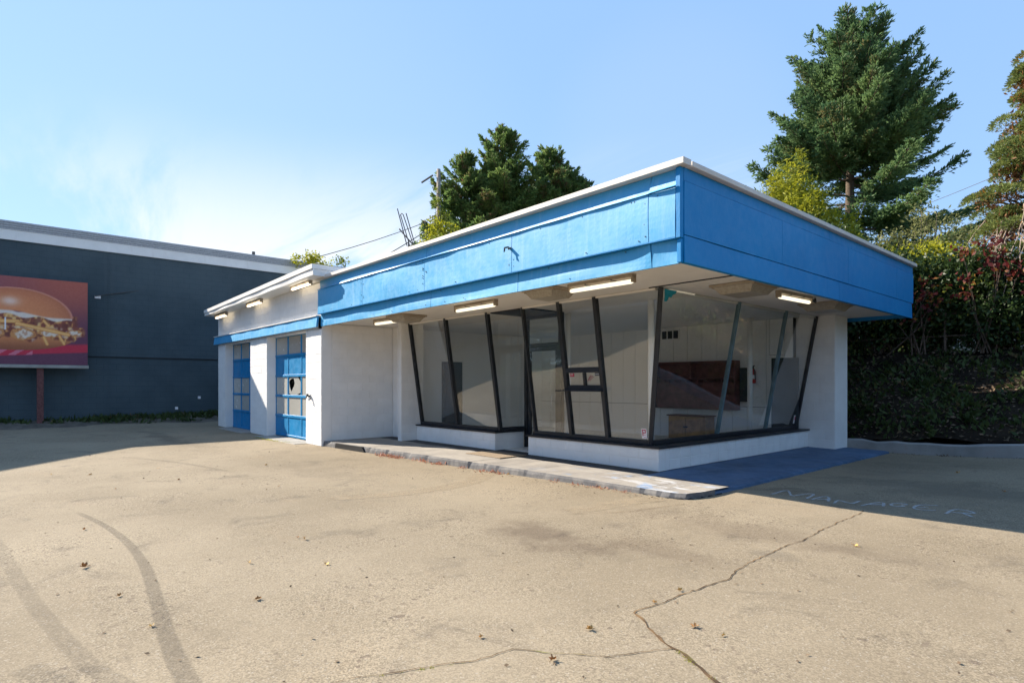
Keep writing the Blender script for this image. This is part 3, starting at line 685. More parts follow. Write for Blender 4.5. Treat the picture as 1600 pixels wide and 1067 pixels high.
# backing, caps, soffits, roof
b = MB(); b.box((-13.5, 5.885, Z['bot'] + .012), (-3.72, 5.92, 3.92)); b.box((-3.775, 5.93, Z['bot'] + .012), (-3.722, 14.38, 3.92)); b.box((-13.4, 14.30, Z['bot'] + .012), (-3.78, 14.36, 3.92)); b.build('fascia_frame', M['blue'], ST)
for xa, xb in ((-13.52, -10.3), (-10.3, -7.1), (-7.1, -3.62)):
    b = MB(); b.sheet(lambda u, v: (lambda x: (x, 5.718 + .006 * wv(x) + .004 * v, Z['up'] + (Z['top'] - Z['up'] + .006 * wv2(x)) * v))(xa + .002 + (xb - xa - .004) * u), 24, 2, (0, .16, 0)); b.build('cap_flashing', M['cap'], ST)
for ya, yb in ((5.91, 10.2), (10.2, 14.5)): MB().box((-3.80, ya, Z['up']), (-3.62, yb - .003, Z['top'])).build('cap_flashing', M['cap'], ST, .006)
MB().box((-13.5, 5.93, 3.0), (-3.78, 14.30, 3.86)).build('office_roof', M['grout'], ST)
MB().box((-13.5, 5.925, 2.94), (-3.78, 7.44, 2.98)).build('soffit', M['soffit'], ST)
MB().box((-13.5, 7.445, 2.941), (-5.30, 8.70, 2.98)).build('soffit', M['soffit'], ST)
MB().box((-5.30, 7.43, 2.925), (-3.78, 7.455, 2.939)).build('soffit_trim', M['black'], ST)
b = MB(); y = 7.46
while y < 14.3: b.box((-5.30, y, 2.940), (-3.78, y + .104, 2.965)); y += .125
tag(b.build('soffit_board', M['soffit'], ST), kind='stuff')
MB().box((-5.30, 7.46, 2.968), (-3.78, 14.3, 2.985)).build('soffit_backing', M['dark'], ST)

MB().tube([(-6.62, 5.77, 3.52), (-6.62, 5.70, 3.50), (-6.62, 5.69, 3.44)], .014, 6).tube([(-6.56, 5.77, 3.50), (-6.55, 5.71, 3.47)], .012, 6).build('bracket', M['darkmetal'], ST)
b = MB(); r = random.Random(31)
for k in range(56):
    x = r.choice((-13.3, -11.3, -11.2, -8.96, -8.86, -6.6, -6.5, -4.17, -4.07)) + r.uniform(-.01, .01) if k % 2 else r.uniform(-13.3, -3.9)
    z = r.uniform(3.2, 3.68) if k % 2 else r.choice((3.18, 3.66, 3.10, 2.90)); y = (5.772 if z > 3.15 else 5.835) - .002
    b.box((x - .005, y - .0015, z - .005), (x + .005, y + .01, z + .005))
tag(b.build('nail_head', M['darkmetal'], ST), kind='stuff')
# ---- leaning shop windows
def gF(x, z): return Vector((x, 7.9 - .148 * (z - .575), z))
def gS(y, z): return Vector((-5.6 + .182 * (z - .575), y, z))
ZB, ZT = .575, 2.938
def bay(name, sills): 
    b = MB()
    for s in sills: b.box(*s)
    return b.build(name, M['black'], ST, .006)
def pane(poly, parent, n):
    n = Vector(n).normalized() * .006; b = MB(); k = len(poly); P = [Vector(p) for p in poly]
    b.add(P + [p + n for p in P], [tuple(range(k)), tuple(range(2*k-1, k-1, -1))] + [(i, (i+1) % k, k + (i+1) % k, k + i) for i in range(k)])
    return b.build('glass_pane', M['glass'], parent)
def mull(a, c, w, d, wd, parent, mat='black'): return MB().bar(a, c, w, d, wd).build('mullion', M[mat], parent, .006)
nF, nS = (0, 1, -.148), (-1, 0, .182)
wA = bay('shop_window', [((-12.30, 7.725, .472), (-9.28, 7.97, .502)), ((-12.29, 7.86, .503), (-9.37, 7.96, .575)), ((-9.35, 7.99, .472), (-9.28, 8.56, .502)), ((-9.37, 7.90, .505), (-9.29, 8.56, .58))])
xs = [-12.27, -10.79, -9.32]
for xa, xb in zip(xs[:-1], xs[1:]): pane([gF(xa, ZB), gF(xb, ZB), gF(xb, ZT), gF(xa, ZT)], wA, nF)
for x, w in zip(xs, (.055, .07, .07)): mull(gF(x, ZB - .06), gF(x, ZT), w, .09, (1, 0, 0), wA)
pane([(-9.325, 7.95, .58), (-9.325, 8.54, .58), (-9.325, 8.54, ZT), (-9.325, 7.60, ZT)], wA, (-1, 0, 0))
MB().box((-12.28, 7.52, 2.905), (-9.28, 7.60, 2.936)).build('head_rail', M['soffit'], wA)
wB = bay('shop_window', [((-8.36, 7.725, .472), (-5.31, 7.97, .502)), ((-8.30, 7.86, .503), (-5.56, 7.96, .575))])
xs = [-8.25, -7.30, -6.46]
pane([gF(xs[0], ZB), gF(xs[1], ZB), gF(xs[1], ZT), gF(xs[0], ZT)], wB, nF)
pane([gF(xs[2], ZB), (-5.6, 7.9, ZB), gF(-5.17, ZT), gF(xs[2], ZT)], wB, nF)
pane([gF(xs[1], 1.77), gF(xs[2], 1.77), gF(xs[2], ZT), gF(xs[1], ZT)], wB, nF)
pane([gF(xs[1], ZB), gF(xs[2], ZB), gF(xs[2], 1.36), gF(xs[1], 1.36)], wB, nF)
pane([gF(xs[1], 1.46), gF(xs[2], 1.46), gF(xs[2], 1.68), gF(xs[1], 1.68)], wB, nF)
for x, w in zip(xs, (.04, .075, .075)): mull(gF(x, ZB - .06), gF(x, ZT), w, .09, (1, 0, 0), wB)
for za, zb_ in ((1.68, 1.77), (1.36, 1.46)): MB().bar(gF(xs[0+1] + .044, (za+zb_)/2), gF(xs[2] - .044, (za+zb_)/2), zb_ - za, .085, (0, 0, 1)).build('hatch_rail', M['black'], wB, .005)
mull(gF(-6.86, 1.46), gF(-6.86, 1.68), .05, .06, (1, 0, 0), wB)
MB().box((-7.44, 7.60, 1.352), (-6.44, 7.75, 1.372)).build('hatch_shelf', M['black'], wB, .004)
MB().box((-8.28, 7.52, 2.905), (-5.25, 7.60, 2.936)).build('head_rail', M['soffit'], wB)
wC = bay('shop_window', [((-5.58, 7.985, .472), (-5.31, 13.33, .502)), ((-5.66, 7.97, .503), (-5.555, 13.33, .575))])
ys = [7.9, 9.95, 11.85, 13.30]
pane([(-5.6, 7.9, ZB), gS(ys[1], ZB), gS(ys[1], ZT), (-5.17, 7.55, ZT)], wC, nS)
for ya, yb in zip(ys[1:-1], ys[2:]): pane([gS(ya, ZB), gS(yb, ZB), gS(yb, ZT), gS(ya, ZT)], wC, nS)
for y in ys[1:3]: mull(gS(y, ZB - .05), gS(y, ZT), .05, .07, (0, 1, 0), wC, 'greybar')
mull(gS(13.32, ZB - .05), gS(13.32, ZT), .05, .07, (0, 1, 0), wC)
MB().bar((-5.60, 7.90, .505), (-5.165, 7.55, ZT), .072, .072, (.7, -.7, 0)).build('corner_post', M['black'], wC, .008)
MB().box((-5.30, 7.60, 2.905), (-5.18, 13.34, 2.936)).build('head_rail', M['soffit'], wC)
# recessed entrance door
dr = MB(); y = 8.60
dr.box((-9.35, y, .12), (-9.27, y + .10, 2.94)); dr.box((-8.33, y, .12), (-8.25, y + .10, 2.94)); dr.box((-9.27, y, 2.27), (-8.33, y + .10, 2.335)); dr.box((-9.27, y, 2.86), (-8.33, y + .1, 2.938))
df = dr.build('entrance', M['black'], ST, .004)
lf = MB(); lf.box((-9.265, y + .02, .13), (-9.17, y + .07, 2.265)); lf.box((-8.43, y + .02, .13), (-8.335, y + .07, 2.265)); lf.box((-9.17, y + .02, .13), (-8.43, y + .07, .30)); lf.box((-9.17, y + .02, 2.17), (-8.43, y + .07, 2.265))
lf.build('door', M['black'], df, .004)
MB().box((-9.17, y + .04, .30), (-8.43, y + .046, 2.17)).build('glass_pane', M['glass'], df)
MB().box((-9.27, y + .04, 2.335), (-8.33, y + .046, 2.86)).build('glass_pane', M['glass'], df)
MB().tube([(-8.48, y - .04, .95), (-8.48, y - .04, 1.25)], .012).build('handle', M['steel'], df)
pane([(-8.25, 7.95, .50), (-8.25, 8.6, .50), (-8.25, 8.6, ZT), (-8.25, 7.60, ZT)], wB, (1, 0, 0))
MB().box((-9.30, 7.62, 2.915), (-8.24, 8.60, 2.939)).build('door_head', M['black'], ST)
# ---- room behind the glass
MB().box((-13.53, 8.0, .04), (-5.62, 13.2, .13)).build('shop_floor', M['floor'], ST)
MB().box((-13.53, 7.6, 2.945), (-5.35, 13.4, 2.99)).build('shop_ceiling', M['interior'], ST)
MB().box((-13.54, 8.01, .13), (-13.50, 13.2, 2.94)).build('shop_side_wall', M['interior'], ST)
MB().box((-5.80, 13.2, .13), (-5.62, 13.36, 2.94)).build('shop_side_wall', M['interior'], ST)
rw = MB().box((-13.53, 13.215, .13), (-5.62, 13.39, 2.94)).build('shop_rear_wall', M['dark'], ST)
k = 0
for i in range(19):
    xa = -13.5 + i * .405; xb = min(xa + .395, -6.15)
    for za, zb_ in ((.13, .945), (.955, 2.94)):
        if xb - xa > .05: MB().box((xa, 13.2, za), (xb, 13.214, zb_)).build('wall_board', M['interior'], rw)
MB().box((-6.14, 13.2, 2.14), (-5.79, 13.214, 2.94)).build('wall_board', M['interior'], rw)
b = MB(); b.box((-6.09, 13.19, .13), (-5.50, 13.213, 2.06)); o = b.build('interior_door', M['dark'], ST)
b = MB(); b.box((-6.15, 13.17, .13), (-6.095, 13.212, 2.13)); b.box((-6.095, 13.17, 2.065), (-5.79, 13.212, 2.13)); b.build('door_frame', M['interior'], ST)
b = MB(); b.box((-13.495, 9.32, .13), (-13.46, 10.0, 2.10)); sdoor = b.build('interior_door', M['dark'], ST)
for z in (.25, .72, 1.2, 1.67): MB().box((-13.459, 9.42, z), (-13.452, 9.90, z + .38)).build('door_panel', M['dark'], sdoor)
MB().box((-13.495, 10.005, .13), (-13.45, 10.09, 2.16)).build('door_frame', M['interior'], ST)
for (x, y) in ((-6.05, 8.55), (-8.38, 8.95), (-6.30, 12.6)):
    MB().tube([(x, y, .13), (x, y, 2.94)], .055, 14).build('support_post', M['interior'], ST, smooth=True)
MB().tube([(-8.62, 9.05, .13), (-8.62, 9.05, 2.94)], .02, 8).build('conduit', M['wood'], ST)
b = MB(); b.box((-8.98, 13.15, 2.62), (-8.45, 13.2, 2.88)); v = b.build('wall_vent', M['interior'], ST)
for q in range(3): MB().box((-8.95 + q*.17, 13.135, 2.65), (-8.82 + q*.17, 13.149, 2.85)).build('grille', M['dark'], v)
for x, y, z in ((-11.2, 10.4, 2.94), (-8.0, 10.8, 2.94)): pass

# ------------------------------------------------------------------ things fixed to or standing in the station
def hull(name, lo, hi, mat, parent, bev=.006): return MB().box(lo, hi).build(name, M[mat], parent, bev)
sh = thing('wall_shelf', (-7.9, 13.0, .87), "dark brown pigeonhole shelf unit hung on the white rear wall", 'shelf')
xa, xb, ya, yb = -9.05, -6.86, 12.92, 13.19
hull('back_board', (xa, yb - .02, .87), (xb, yb, 2.02), 'brown', sh); hull('top_board', (xa, ya, 2.0), (xb, yb - .021, 2.035), 'brown', sh); hull('base_board', (xa, ya + .1, .865), (xb, yb - .021, .90), 'brown', sh)
hull('side_board', (xb, ya, .87), (xb + .03, yb, 2.035), 'brown', sh); hull('side_board', (xa - .03, ya, .87), (xa, yb, 2.035), 'brown', sh)
hull('middle_board', (xa, ya, 1.60), (xb, yb - .021, 1.63), 'brown', sh); hull('lower_board', (xa, ya, 1.49), (xb, yb - .021, 1.52), 'brown', sh)
for k in range(1, 7): hull('divider', (xa + k * .313 - .01, ya + .005, 1.521), (xa + k * .313 + .01, yb - .022, 1.599), 'brown', sh, .002)
hull('divider', (-8.02, ya + .005, 1.631), (-7.98, yb - .022, 1.999), 'brown', sh)
hull('front_board', (xa, ya + .10, .901), (xb, ya + .12, 1.489), 'brown', sh)
cb = thing('cabinet', (-8.0, 12.95, .13), "small honey coloured two door wooden cabinet under the brown shelf", 'cabinet')
hull('carcass', (-8.50, 12.75, .13), (-7.48, 13.18, .69), 'wood', cb); hull('top', (-8.54, 12.72, .691), (-7.44, 13.19, .72), 'brown', cb)
for xl, xr in ((-8.47, -8.0), (-7.985, -7.51)):
    d = hull('door', (xl, 12.725, .16), (xr, 12.748, .67), 'wood', cb); hull('door_panel', (xl + .08, 12.715, .24), (xr - .08, 12.724, .59), 'wood', d)
hull('latch', (-8.05, 12.70, .42), (-7.93, 12.722, .45), 'darkmetal', cb, .002)
pb = thing('breaker_panel', (-6.7, 13.2, 1.05), "dark grey electrical panel beside the brown shelf unit", 'electrical panel')
hull('housing', (-6.80, 13.10, 1.07), (-6.60, 13.199, 1.86), 'dark', pb); hull('cover', (-6.79, 13.09, 1.09), (-6.61, 13.099, 1.84), 'dark', pb, .003)
fe = thing('fire_extinguisher', (-6.48, 13.1, 1.5), "red fire extinguisher hanging on the white rear wall", 'extinguisher')
MB().tube([(-6.48, 13.1, 1.50), (-6.48, 13.1, 1.52), (-6.48, 13.1, 1.76), (-6.48, 13.1, 1.80), (-6.48, 13.1, 1.83)], [.06, .068, .068, .05, .022], 14).build('cylinder_body', M['red'], fe, smooth=True)
MB().tube([(-6.48, 13.1, 1.60), (-6.48, 13.1, 1.69)], .0695, 14).build('body_label', M['sticker_white'], fe)
MB().bar((-6.52, 13.06, 1.86), (-6.40, 13.02, 1.90), .02, .02, (0, 0, 1)).bar((-6.48, 13.1, 1.82), (-6.48, 13.1, 1.88), .04, .04, (1, 0, 0)).build('valve', M['darkmetal'], fe)
MB().tube([(-6.46, 13.06, 1.86), (-6.41, 13.05, 1.80), (-6.405, 13.06, 1.66), (-6.41, 13.08, 1.58)], .012, 6).build('hose', M['darkmetal'], fe)
MB().box((-6.50, 13.165, 1.62), (-6.46, 13.199, 1.78)).build('bracket', M['darkmetal'], fe)

def canopy_light(x, y, sx, sy, label):
    t = thing('canopy_light', (x, y, 2.94), label, 'canopy light', 'square lights under the canopy')
    b = MB(); z0, z1 = 2.80, 2.938; a, c = sx / 2, sy / 2; f = .74
    b.hexa([(x-a*f, y-c*f, z0), (x+a*f, y-c*f, z0), (x+a*f, y+c*f, z0), (x-a*f, y+c*f, z0), (x-a, y-c, z1-.035), (x+a, y-c, z1-.035), (x+a, y+c, z1-.035), (x-a, y+c, z1-.035)]); b.build('lens', M['lens'], t)
    MB().box((x-a-.04, y-c-.04, z1-.033), (x+a+.04, y+c+.04, z1)).build('housing', M['greyrust'], t, .008)
    for s in (-1, 1):
        MB().bar((x+s*(a-.005), y-c, z1-.04), (x+s*(a-.005), y+c, z1-.04), .035, .02, (1, 0, 0)).build('lens_clip', M['greyrust'], t)
canopy_light(-10.9, 6.62, .62, .52, "square rusty canopy light above the thin fin wall by the recess")
canopy_light(-6.45, 6.48, .60, .52, "square rusty canopy light out in front of the service hatch window")
canopy_light(-4.26, 8.35, .62, .72, "square rusty canopy light under the shaded side, nearer the canopy corner")
canopy_light(-4.26, 11.4, .62, .72, "square rusty canopy light beside the end pillar of the shaded side")
def tube_light(a, c, label, fat=1.0, em='tube'):
    a, c = Vector(a), Vector(c); m = (a + c) / 2; t = thing('tube_light', m, label, 'tube light', 'lit fluorescent tubes under the eaves')
    up = Vector((0, 0, 1)); d = (c - a).normalized(); q = d.cross(up)
    MB().bar(a + up * .075, c + up * .075, .10 * fat, .05, q).build('housing', M['greyrust'], t, .008)
    MB().tube([a + d * .02, a + d * .05, c - d * .05, c - d * .02], [.02 * fat, .030 * fat, .030 * fat, .02 * fat], 10).build('tube', M[em], t, smooth=True)
    for e, s in ((a, 1), (c, -1)): MB().bar(e + up * .03, e + up * .03 + d * s * .03, .09 * fat, .09, q).build('end_cap', M['greyrust'], t, .005)
    for f in (.3, .7): 
        p = a.lerp(c, f); MB().bar(p + up * .052 - d * .01, p + up * .052 + d * .01, .105 * fat, .02, q).build('clip', M['darkmetal'], t)
tube_light((-12.1, 6.52, 2.84), (-11.15, 6.58, 2.84), "lit tube light above the white recess beside the garage")
tube_light((-8.95, 6.50, 2.84), (-7.75, 6.48, 2.84), "lit tube light in front of the entrance door recess")
tube_light((-5.93, 6.36, 2.84), (-4.76, 6.36, 2.84), "lit tube light by the outer corner of the canopy, above the wide window")
tube_light((-4.12, 9.15, 2.84), (-4.08, 10.25, 2.84), "lit tube light between the two square lights on the shaded side")
for xa, xb, lb in ((-21.5, -20.3, "lit tube light under the garage eave at its far, lower end"), (-18.24, -17.02, "lit tube light under the garage eave between the two doors"), (-14.8, -13.62, "lit tube light under the garage eave beside the blue fascia")):
    tube_light((xa, 5.66, rz(xa) - .32 + .02), (xb, 5.66, rz(xb) - .34 + .02), lb, 1.0, 'tube_bright')
MB().tube([(-4.08, 10.28, 2.90), (-4.06, 10.42, 2.86), (-4.1, 10.5, 2.93)], .018, 6).build('conduit', M['darkmetal'], ST)

# stickers on the glass, tape, mat, tap, drain mouth
def onF(x, z, d=.006): p = gF(x, z); return p + Vector((0, -1, -.148)).normalized() * d
def plate(name, pts, mat, parent): 
    P = [Vector(p) for p in pts]; n = (P[1]-P[0]).cross(P[2]-P[0]).normalized() * .0015; k = len(P)
    return MB().add(P + [p + n for p in P], [tuple(range(k)), tuple(range(2*k-1, k-1, -1))] + [(i, (i+1) % k, k+(i+1) % k, k+i) for i in range(k)]).build(name, M[mat], parent)
def rectF(xa, xb, za, zb_, d): return [onF(xa, za, d), onF(xb, za, d), onF(xb, zb_, d), onF(xa, zb_, d)]
stk = thing('window_sticker', onF(-5.70, .60), "white sticker with a red letter P low on the wide front window", 'sticker')
plate('sheet', rectF(-5.755, -5.655, .605, .765, .004), 'sticker_white', stk)
for q in ((-5.738, -5.722, .645, .75), (-5.7215, -5.672, .735, .75), (-5.7215, -5.672, .69, .705), (-5.6865, -5.672, .7055, .7345), (-5.715, -5.68, .66, .668), (-5.72, -5.67, .620, .626)): plate('print', rectF(*q, .0065), 'sticker_red', stk)
s2 = thing('window_sticker', (-5.57, 13.2, .62), "faded pink sticker low at the far end of the shaded side window", 'sticker')
def rectS(ya, yb, za, zb_, d): v = Vector((1, 0, -.182)).normalized() * d; return [gS(ya, za) + v, gS(yb, za) + v, gS(yb, zb_) + v, gS(ya, zb_) + v]
plate('sheet', rectS(13.12, 13.24, .62, .80, .004), 'sticker_white', s2); plate('print', rectS(13.15, 13.21, .70, .77, .0065), 'sticker_red', s2)
nt1 = thing('hatch_notice', onF(-7.1, 1.6), "small dark red notice in the upper corner of the hatch pane nearest the door", 'notice')
plate('sheet', rectF(-7.20, -7.10, 1.61, 1.672, .004), 'sticker_red', nt1); 
for q in range(2): plate('print', rectF(-7.19, -7.12, 1.655 - q*.022, 1.662 - q*.022, .0065), 'sticker_white', nt1)
nt2 = thing('hatch_notice', onF(-6.55, 1.6), "small dark notice in the corner of the hatch pane beside red scrawl", 'notice')
plate('sheet', rectF(-6.62, -6.515, 1.625, 1.675, .004), 'dark', nt2); plate('print', rectF(-6.61, -6.53, 1.645, 1.655, .0065), 'sticker_white', nt2)
sc = thing('red_scrawl', onF(-6.75, 1.56), "red hand drawn scrawl on the hatch pane glass", 'scrawl')
for q in range(4):
    a = onF(-6.80 + .02 * q, 1.53 + .03 * q, .004); MB().tube([a, onF(-6.77 + .02*q, 1.57 + .02*q, .004), onF(-6.73 + .025*q, 1.54 + .02*q, .004)], .004, 4).build('stroke', M['sticker_red'], sc)
tp = thing('tape_scrap', gS(7.8, 2.9), "ragged teal scrap of masking stuck in the upper corner of the side window", 'tape')
pts = [(7.66, 2.925), (7.98, 2.925), (7.96, 2.88), (7.89, 2.86), (7.86, 2.81), (7.80, 2.82), (7.76, 2.75), (7.69, 2.74)]
v = Vector((1, 0, -.182)).normalized() * .006
plate('sheet', [gS(y, z) + v for y, z in pts], 'teal', tp)
mt = thing('door_mat', (-8.75, 7.25, .12), "flat brown door mat on the step before the entrance", 'door mat')
MB().box((-9.25, 6.95, .122), (-8.2, 7.60, .134)).build('mat', M['mat'], mt, .004)
tpp = thing('hose_tap', (-14.2, 5.88, 1.15), "small dark hose tap on the white pier beside the sunlit garage door", 'tap')
MB().box((-14.27, 5.865, 1.12), (-14.14, 5.879, 1.22)).build('plate', M['steel'], tpp, .003)
MB().tube([(-14.2, 5.865, 1.19), (-14.2, 5.80, 1.19), (-14.2, 5.78, 1.13)], .018, 8).build('spout', M['darkmetal'], tpp)
MB().tube([(-14.2, 5.82, 1.20), (-14.2, 5.82, 1.24)], .03, 8).build('handle', M['darkmetal'], tpp)
MB().tube([(-14.13, 5.865, 1.16), (-14.11, 5.82, 1.12), (-14.10, 5.815, 1.07)], .015, 8).build('valve', M['steel'], tpp)
dm = thing('drain_mouth', (-12.3, 5.98, 0), "black painted drain opening in the step edge near the garage pier", 'drain')
b = MB(); b.hexa([(-12.95, 5.955, .0), (-11.65, 6.025, .0), (-11.65, 6.10, .0), (-12.95, 6.05, .0), (-12.90, 5.945, .112), (-11.75, 6.015, .112), (-11.75, 6.10, .112), (-12.90, 6.05, .112)]); b.build('opening', M['rubber'], dm)
b = MB(); b.tube([(-13.35, 6.2, .128), (-13.0, 6.9, .128), (-12.7, 7.5, .128)], .006, 5)
pc = thing('corner_tar', (-4.1, 6.4, 0), "lump of black tar smeared along the outer corner of the step", 'tar')
r = random.Random(2); vs = []; n = 26
path = [(-4.62, 6.345), (-4.25, 6.36), (-4.05, 6.45), (-3.965, 6.75), (-3.95, 7.15), (-3.93, 7.6)]
P = []
for a, c in zip(path[:-1], path[1:]): P += [(a[0]+(c[0]-a[0])*k/8, a[1]+(c[1]-a[1])*k/8) for k in range(8)]
cen = (-5.0, 7.2); rows = [[], [], []]
for i, (x, y) in enumerate(P):
    d = Vector((x - cen[0], y - cen[1], 0)).normalized(); w = r.uniform(.0, .04) * math.sin(math.pi * (i + .5) / len(P))
    rows[0].append((x - d.x*.01, y - d.y*.01, .045 + r.uniform(-.02, .02))); rows[1].append((x + d.x*w*.5, y + d.y*w*.5, .03 + r.uniform(0, .02))); rows[2].append((x + d.x*w, y + d.y*w, -.02))
m = len(P); MB().add([p for rw_ in rows for p in rw_], [(k*m+i, k*m+i+1, (k+1)*m+i+1, (k+1)*m+i) for k in range(2) for i in range(m-1)]).build('smear', M['rubber'], pc)

# ------------------------------------------------------------------ neighbour: dark block building, billboard
NB = thing('dark_building', (-27, -6, 0), "long dark blue block building with a pale ribbed parapet band", 'building')
XN = -25.7; zt = 6.88
MB().box((-45, -34, -.2), (XN, 12.2, 6.26)).build('wall', M['darkwall'], NB)
MB().box((XN - .02, -34, 6.262), (XN + .05, 12.22, 6.60)).box((-45, -34, 6.262), (XN - .021, 12.2, 6.62)).build('parapet_band', M['white_trim'], NB)
for k in range(4):
    z = 6.602 + k * .07; MB().box((XN - .04, -34, z), (XN + .07 + .025 * k, 12.25, z + .064)).build('parapet_rib', flat('grey_metal_rib', (0.36, 0.38, 0.41), 0.5) if k == 0 else bpy.data.materials['grey_metal_rib'], NB)
# raised roof end added out of frame, to shape the shadow on the lot
MB().add([(XN - .03, -1.2, 6.88), (XN - .03, -34, 6.88), (XN - .03, -34, 9.6), (XN - .03, -5.0, 9.2), (XN - .4, -1.2, 6.88), (XN - .4, -34, 6.88), (XN - .4, -34, 9.6), (XN - .4, -5.0, 9.2)],
         [(0, 1, 2, 3), (7, 6, 5, 4), (0, 3, 7, 4), (3, 2, 6, 7), (1, 0, 4, 5), (2, 1, 5, 6)]).build('added_shade_gable', M['darkwall'], NB)
for yy in (-9.0, -2.2, 3.15, 9.1): MB().box((XN, yy, .1), (XN + .012, yy + .05, 6.26)).build('downlead', M['darkwall'], NB)
MB().box((XN, -34, 2.44), (XN + .03, 12.2, 2.475)).build('string_course', M['rubber'], NB)
MB().tube([(-27.2, 8.7, 6.5), (-27.2, 8.7, 7.35)], .07, 8).build('vent_pipe', M['darkmetal'], NB)
r = random.Random(6)
for y, z, w in ((-1.0, 5.6, .2), (2.75, 4.55, .18), (7.0, 1.55, .16), (6.1, .9, .10), (5.3, .5, .1)):
    MB().box((XN, y, z), (XN + .02, y + w, z + .10)).build('paint_scar', M['sticker_white'], NB, .004)

def billboard():
    t = thing('billboard', (-25.2, -.6, 0), "red brown billboard picturing a large chicken burger beside the dark wall", 'billboard')
    X0, ya, yb, za, zb_ = -25.05, -3.6, 2.48, 2.13, 4.98
    MB().box((X0 - .20, ya, za), (X0 - .02, yb, zb_)).build('frame', M['pole'], t, .01)
    MB().box((X0 - .22, ya - .03, za - .12), (X0 + .06, yb + .03, za - .01)).build('ledge', M['concrete'], t, .01)
    rust = flat('rusty_post', (0.14, 0.055, 0.05), 0.8, var=.3)
    for y in (1.20, -2.3): MB().box((X0 - .17, y - .09, -.1), (X0 - .03, y + .09, za - .12)).build('post', rust, t, .008)
    nu, nv = 330, 150
    U, V = np.meshgrid(np.linspace(0, 1, nu + 1), np.linspace(0, 1, nv + 1))
    y = ya + (yb - ya) * U; z = za + (zb_ - za) * V
    px = (y - .18) / (2.46 - .18) * 553; py = (zb_ - z) / (zb_ - za) * 520 + 75           # picture coordinates of the poster
    rng = np.random.RandomState(4)
    def vn(scale, seed):
        rg = np.random.RandomState(seed); g = rg.rand(90, 150); fx = (px + 1300) / scale; fy = py / scale
        i = np.floor(fx).astype(int) % 148; j = np.floor(fy).astype(int) % 88; a = fx - np.floor(fx); c = fy - np.floor(fy)
        a = a*a*(3-2*a); c = c*c*(3-2*c)
        return (g[j, i]*(1-a)+g[j, i+1]*a)*(1-c)+(g[j+1, i]*(1-a)+g[j+1, i+1]*a)*c
    def sm(e0, e1, v): q = np.clip((v - e0) / (e1 - e0), 0, 1); return q * q * (3 - 2 * q)
    img = np.zeros(px.shape + (3,))
    c = lambda *a: np.array(a) / 255.0
    def lay(mask, col): 
        nonlocal img; img = img * (1 - mask[..., None]) + (col if getattr(col, 'ndim', 1) == 3 else np.broadcast_to(col, img.shape)) * mask[..., None]
    tt = sm(75, 420, py)[..., None]; ss = sm(-600, 500, px)[..., None]
    img[:] = (c(122, 72, 96) * (1 - ss) + c(168, 84, 70) * ss) * (1 - tt) + c(100, 52, 76) * tt
    g = np.exp(-(((px - 420) / 220) ** 2 + ((py - 180) / 120) ** 2))[..., None]; img = img * (1 - .4 * g) + c(180, 94, 72) * .4 * g
    # tray
    tr = sm(470, 490, py - 18 * np.sin(px / 160) * 0 + (px - 200) * .045) * (1 - sm(538, 548, py - (px < 200) * 4 + (px) * .05))
    lay(tr * sm(-900, -700, px), c(196, 40, 66)); lay(tr * ((np.sin(px / 16 + py / 9) > .2) & (px < 200) & (py > 505)) * (py < 540) * .55, c(220, 170, 184))
    # lower bun
    e = ((px - 90) / 400) ** 2 + ((py - 415) / 98) ** 2
    lay((1 - sm(.92, 1.0, e)) * sm(395, 410, py), (c(206, 126, 76) * (1 - sm(430, 510, py))[..., None] + c(150, 84, 54) * sm(430, 510, py)[..., None]))
    # filling: fried pieces, sauce, strips
    topf = 292 + 18 * (px / 450); inside = sm(285, 300, py) * (1 - sm(432, 452, py + 14 * np.sin(px / 37) + 6 * np.sin(px / 11))) * (1 - sm(455, 500, px - .2 * (py - 300) - 35 * ((py > 360) & (py < 420)))) * sm(-360, -330, px)
    lay(inside, c(142, 72, 52))
    m1 = vn(30, 1) + .5 * vn(13, 2)
    lay(inside * sm(.72, .84, m1), c(214, 146, 82)); lay(inside * sm(.98, 1.12, m1) * .8, c(236, 190, 124)); lay(inside * sm(.60, .30, vn(22, 31)) * .7, c(104, 46, 40))
    m2 = vn(46, 5) + .35 * vn(17, 6); lay(inside * sm(.80, .95, m2) * sm(360, 376, py) * .6, c(222, 196, 172))
    for (cx_, cy_, rx, ry) in ((140, 415, 82, 38), (310, 402, 72, 30), (470, 396, 52, 20), (-60, 410, 90, 36), (-220, 400, 80, 34)):
        q = ((px - cx_) / rx) ** 2 + ((py - cy_) / ry) ** 2; wob = .3 * (vn(15, 8) - .5)
        lay(1 - sm(.85, 1.05, q + wob), c(206, 138, 78)); lay((1 - sm(.30, .62, q + 2.4 * wob)) * .85, c(232, 216, 200)); lay((1 - sm(.9, 1.0, q + wob)) * sm(.55, .75, vn(11, 41)) * .4, c(170, 92, 52))
    for (xa_, ya_, xb_, yb_, w) in ((-100, 345, 110, 340, 13), (100, 352, 430, 408, 13), (270, 330, 300, 360, 11), (-300, 350, -90, 352, 13), (370, 420, 400, 465, 11), (270, 430, 290, 470, 12)):
        dx, dy = xb_ - xa_, yb_ - ya_; tq = np.clip(((px - xa_) * dx + (py - ya_) * dy) / (dx*dx + dy*dy), 0, 1); ds = np.hypot(px - xa_ - tq*dx, py - ya_ - tq*dy)
        lay(1 - sm(w - 3, w, ds), c(226, 150, 78)); lay((1 - sm(w * .3, w * .6, ds)) * .7, c(246, 196, 124))
    # sauce lip and bun dome
    lip = sm(262, 276, py - .07 * px + 8 * np.sin(px / 23)) * (1 - sm(296, 306, py - .06 * px + 9 * np.sin(px / 31))) * (px < 455) * (px > -300); lay(lip * .9, c(238, 222, 206))
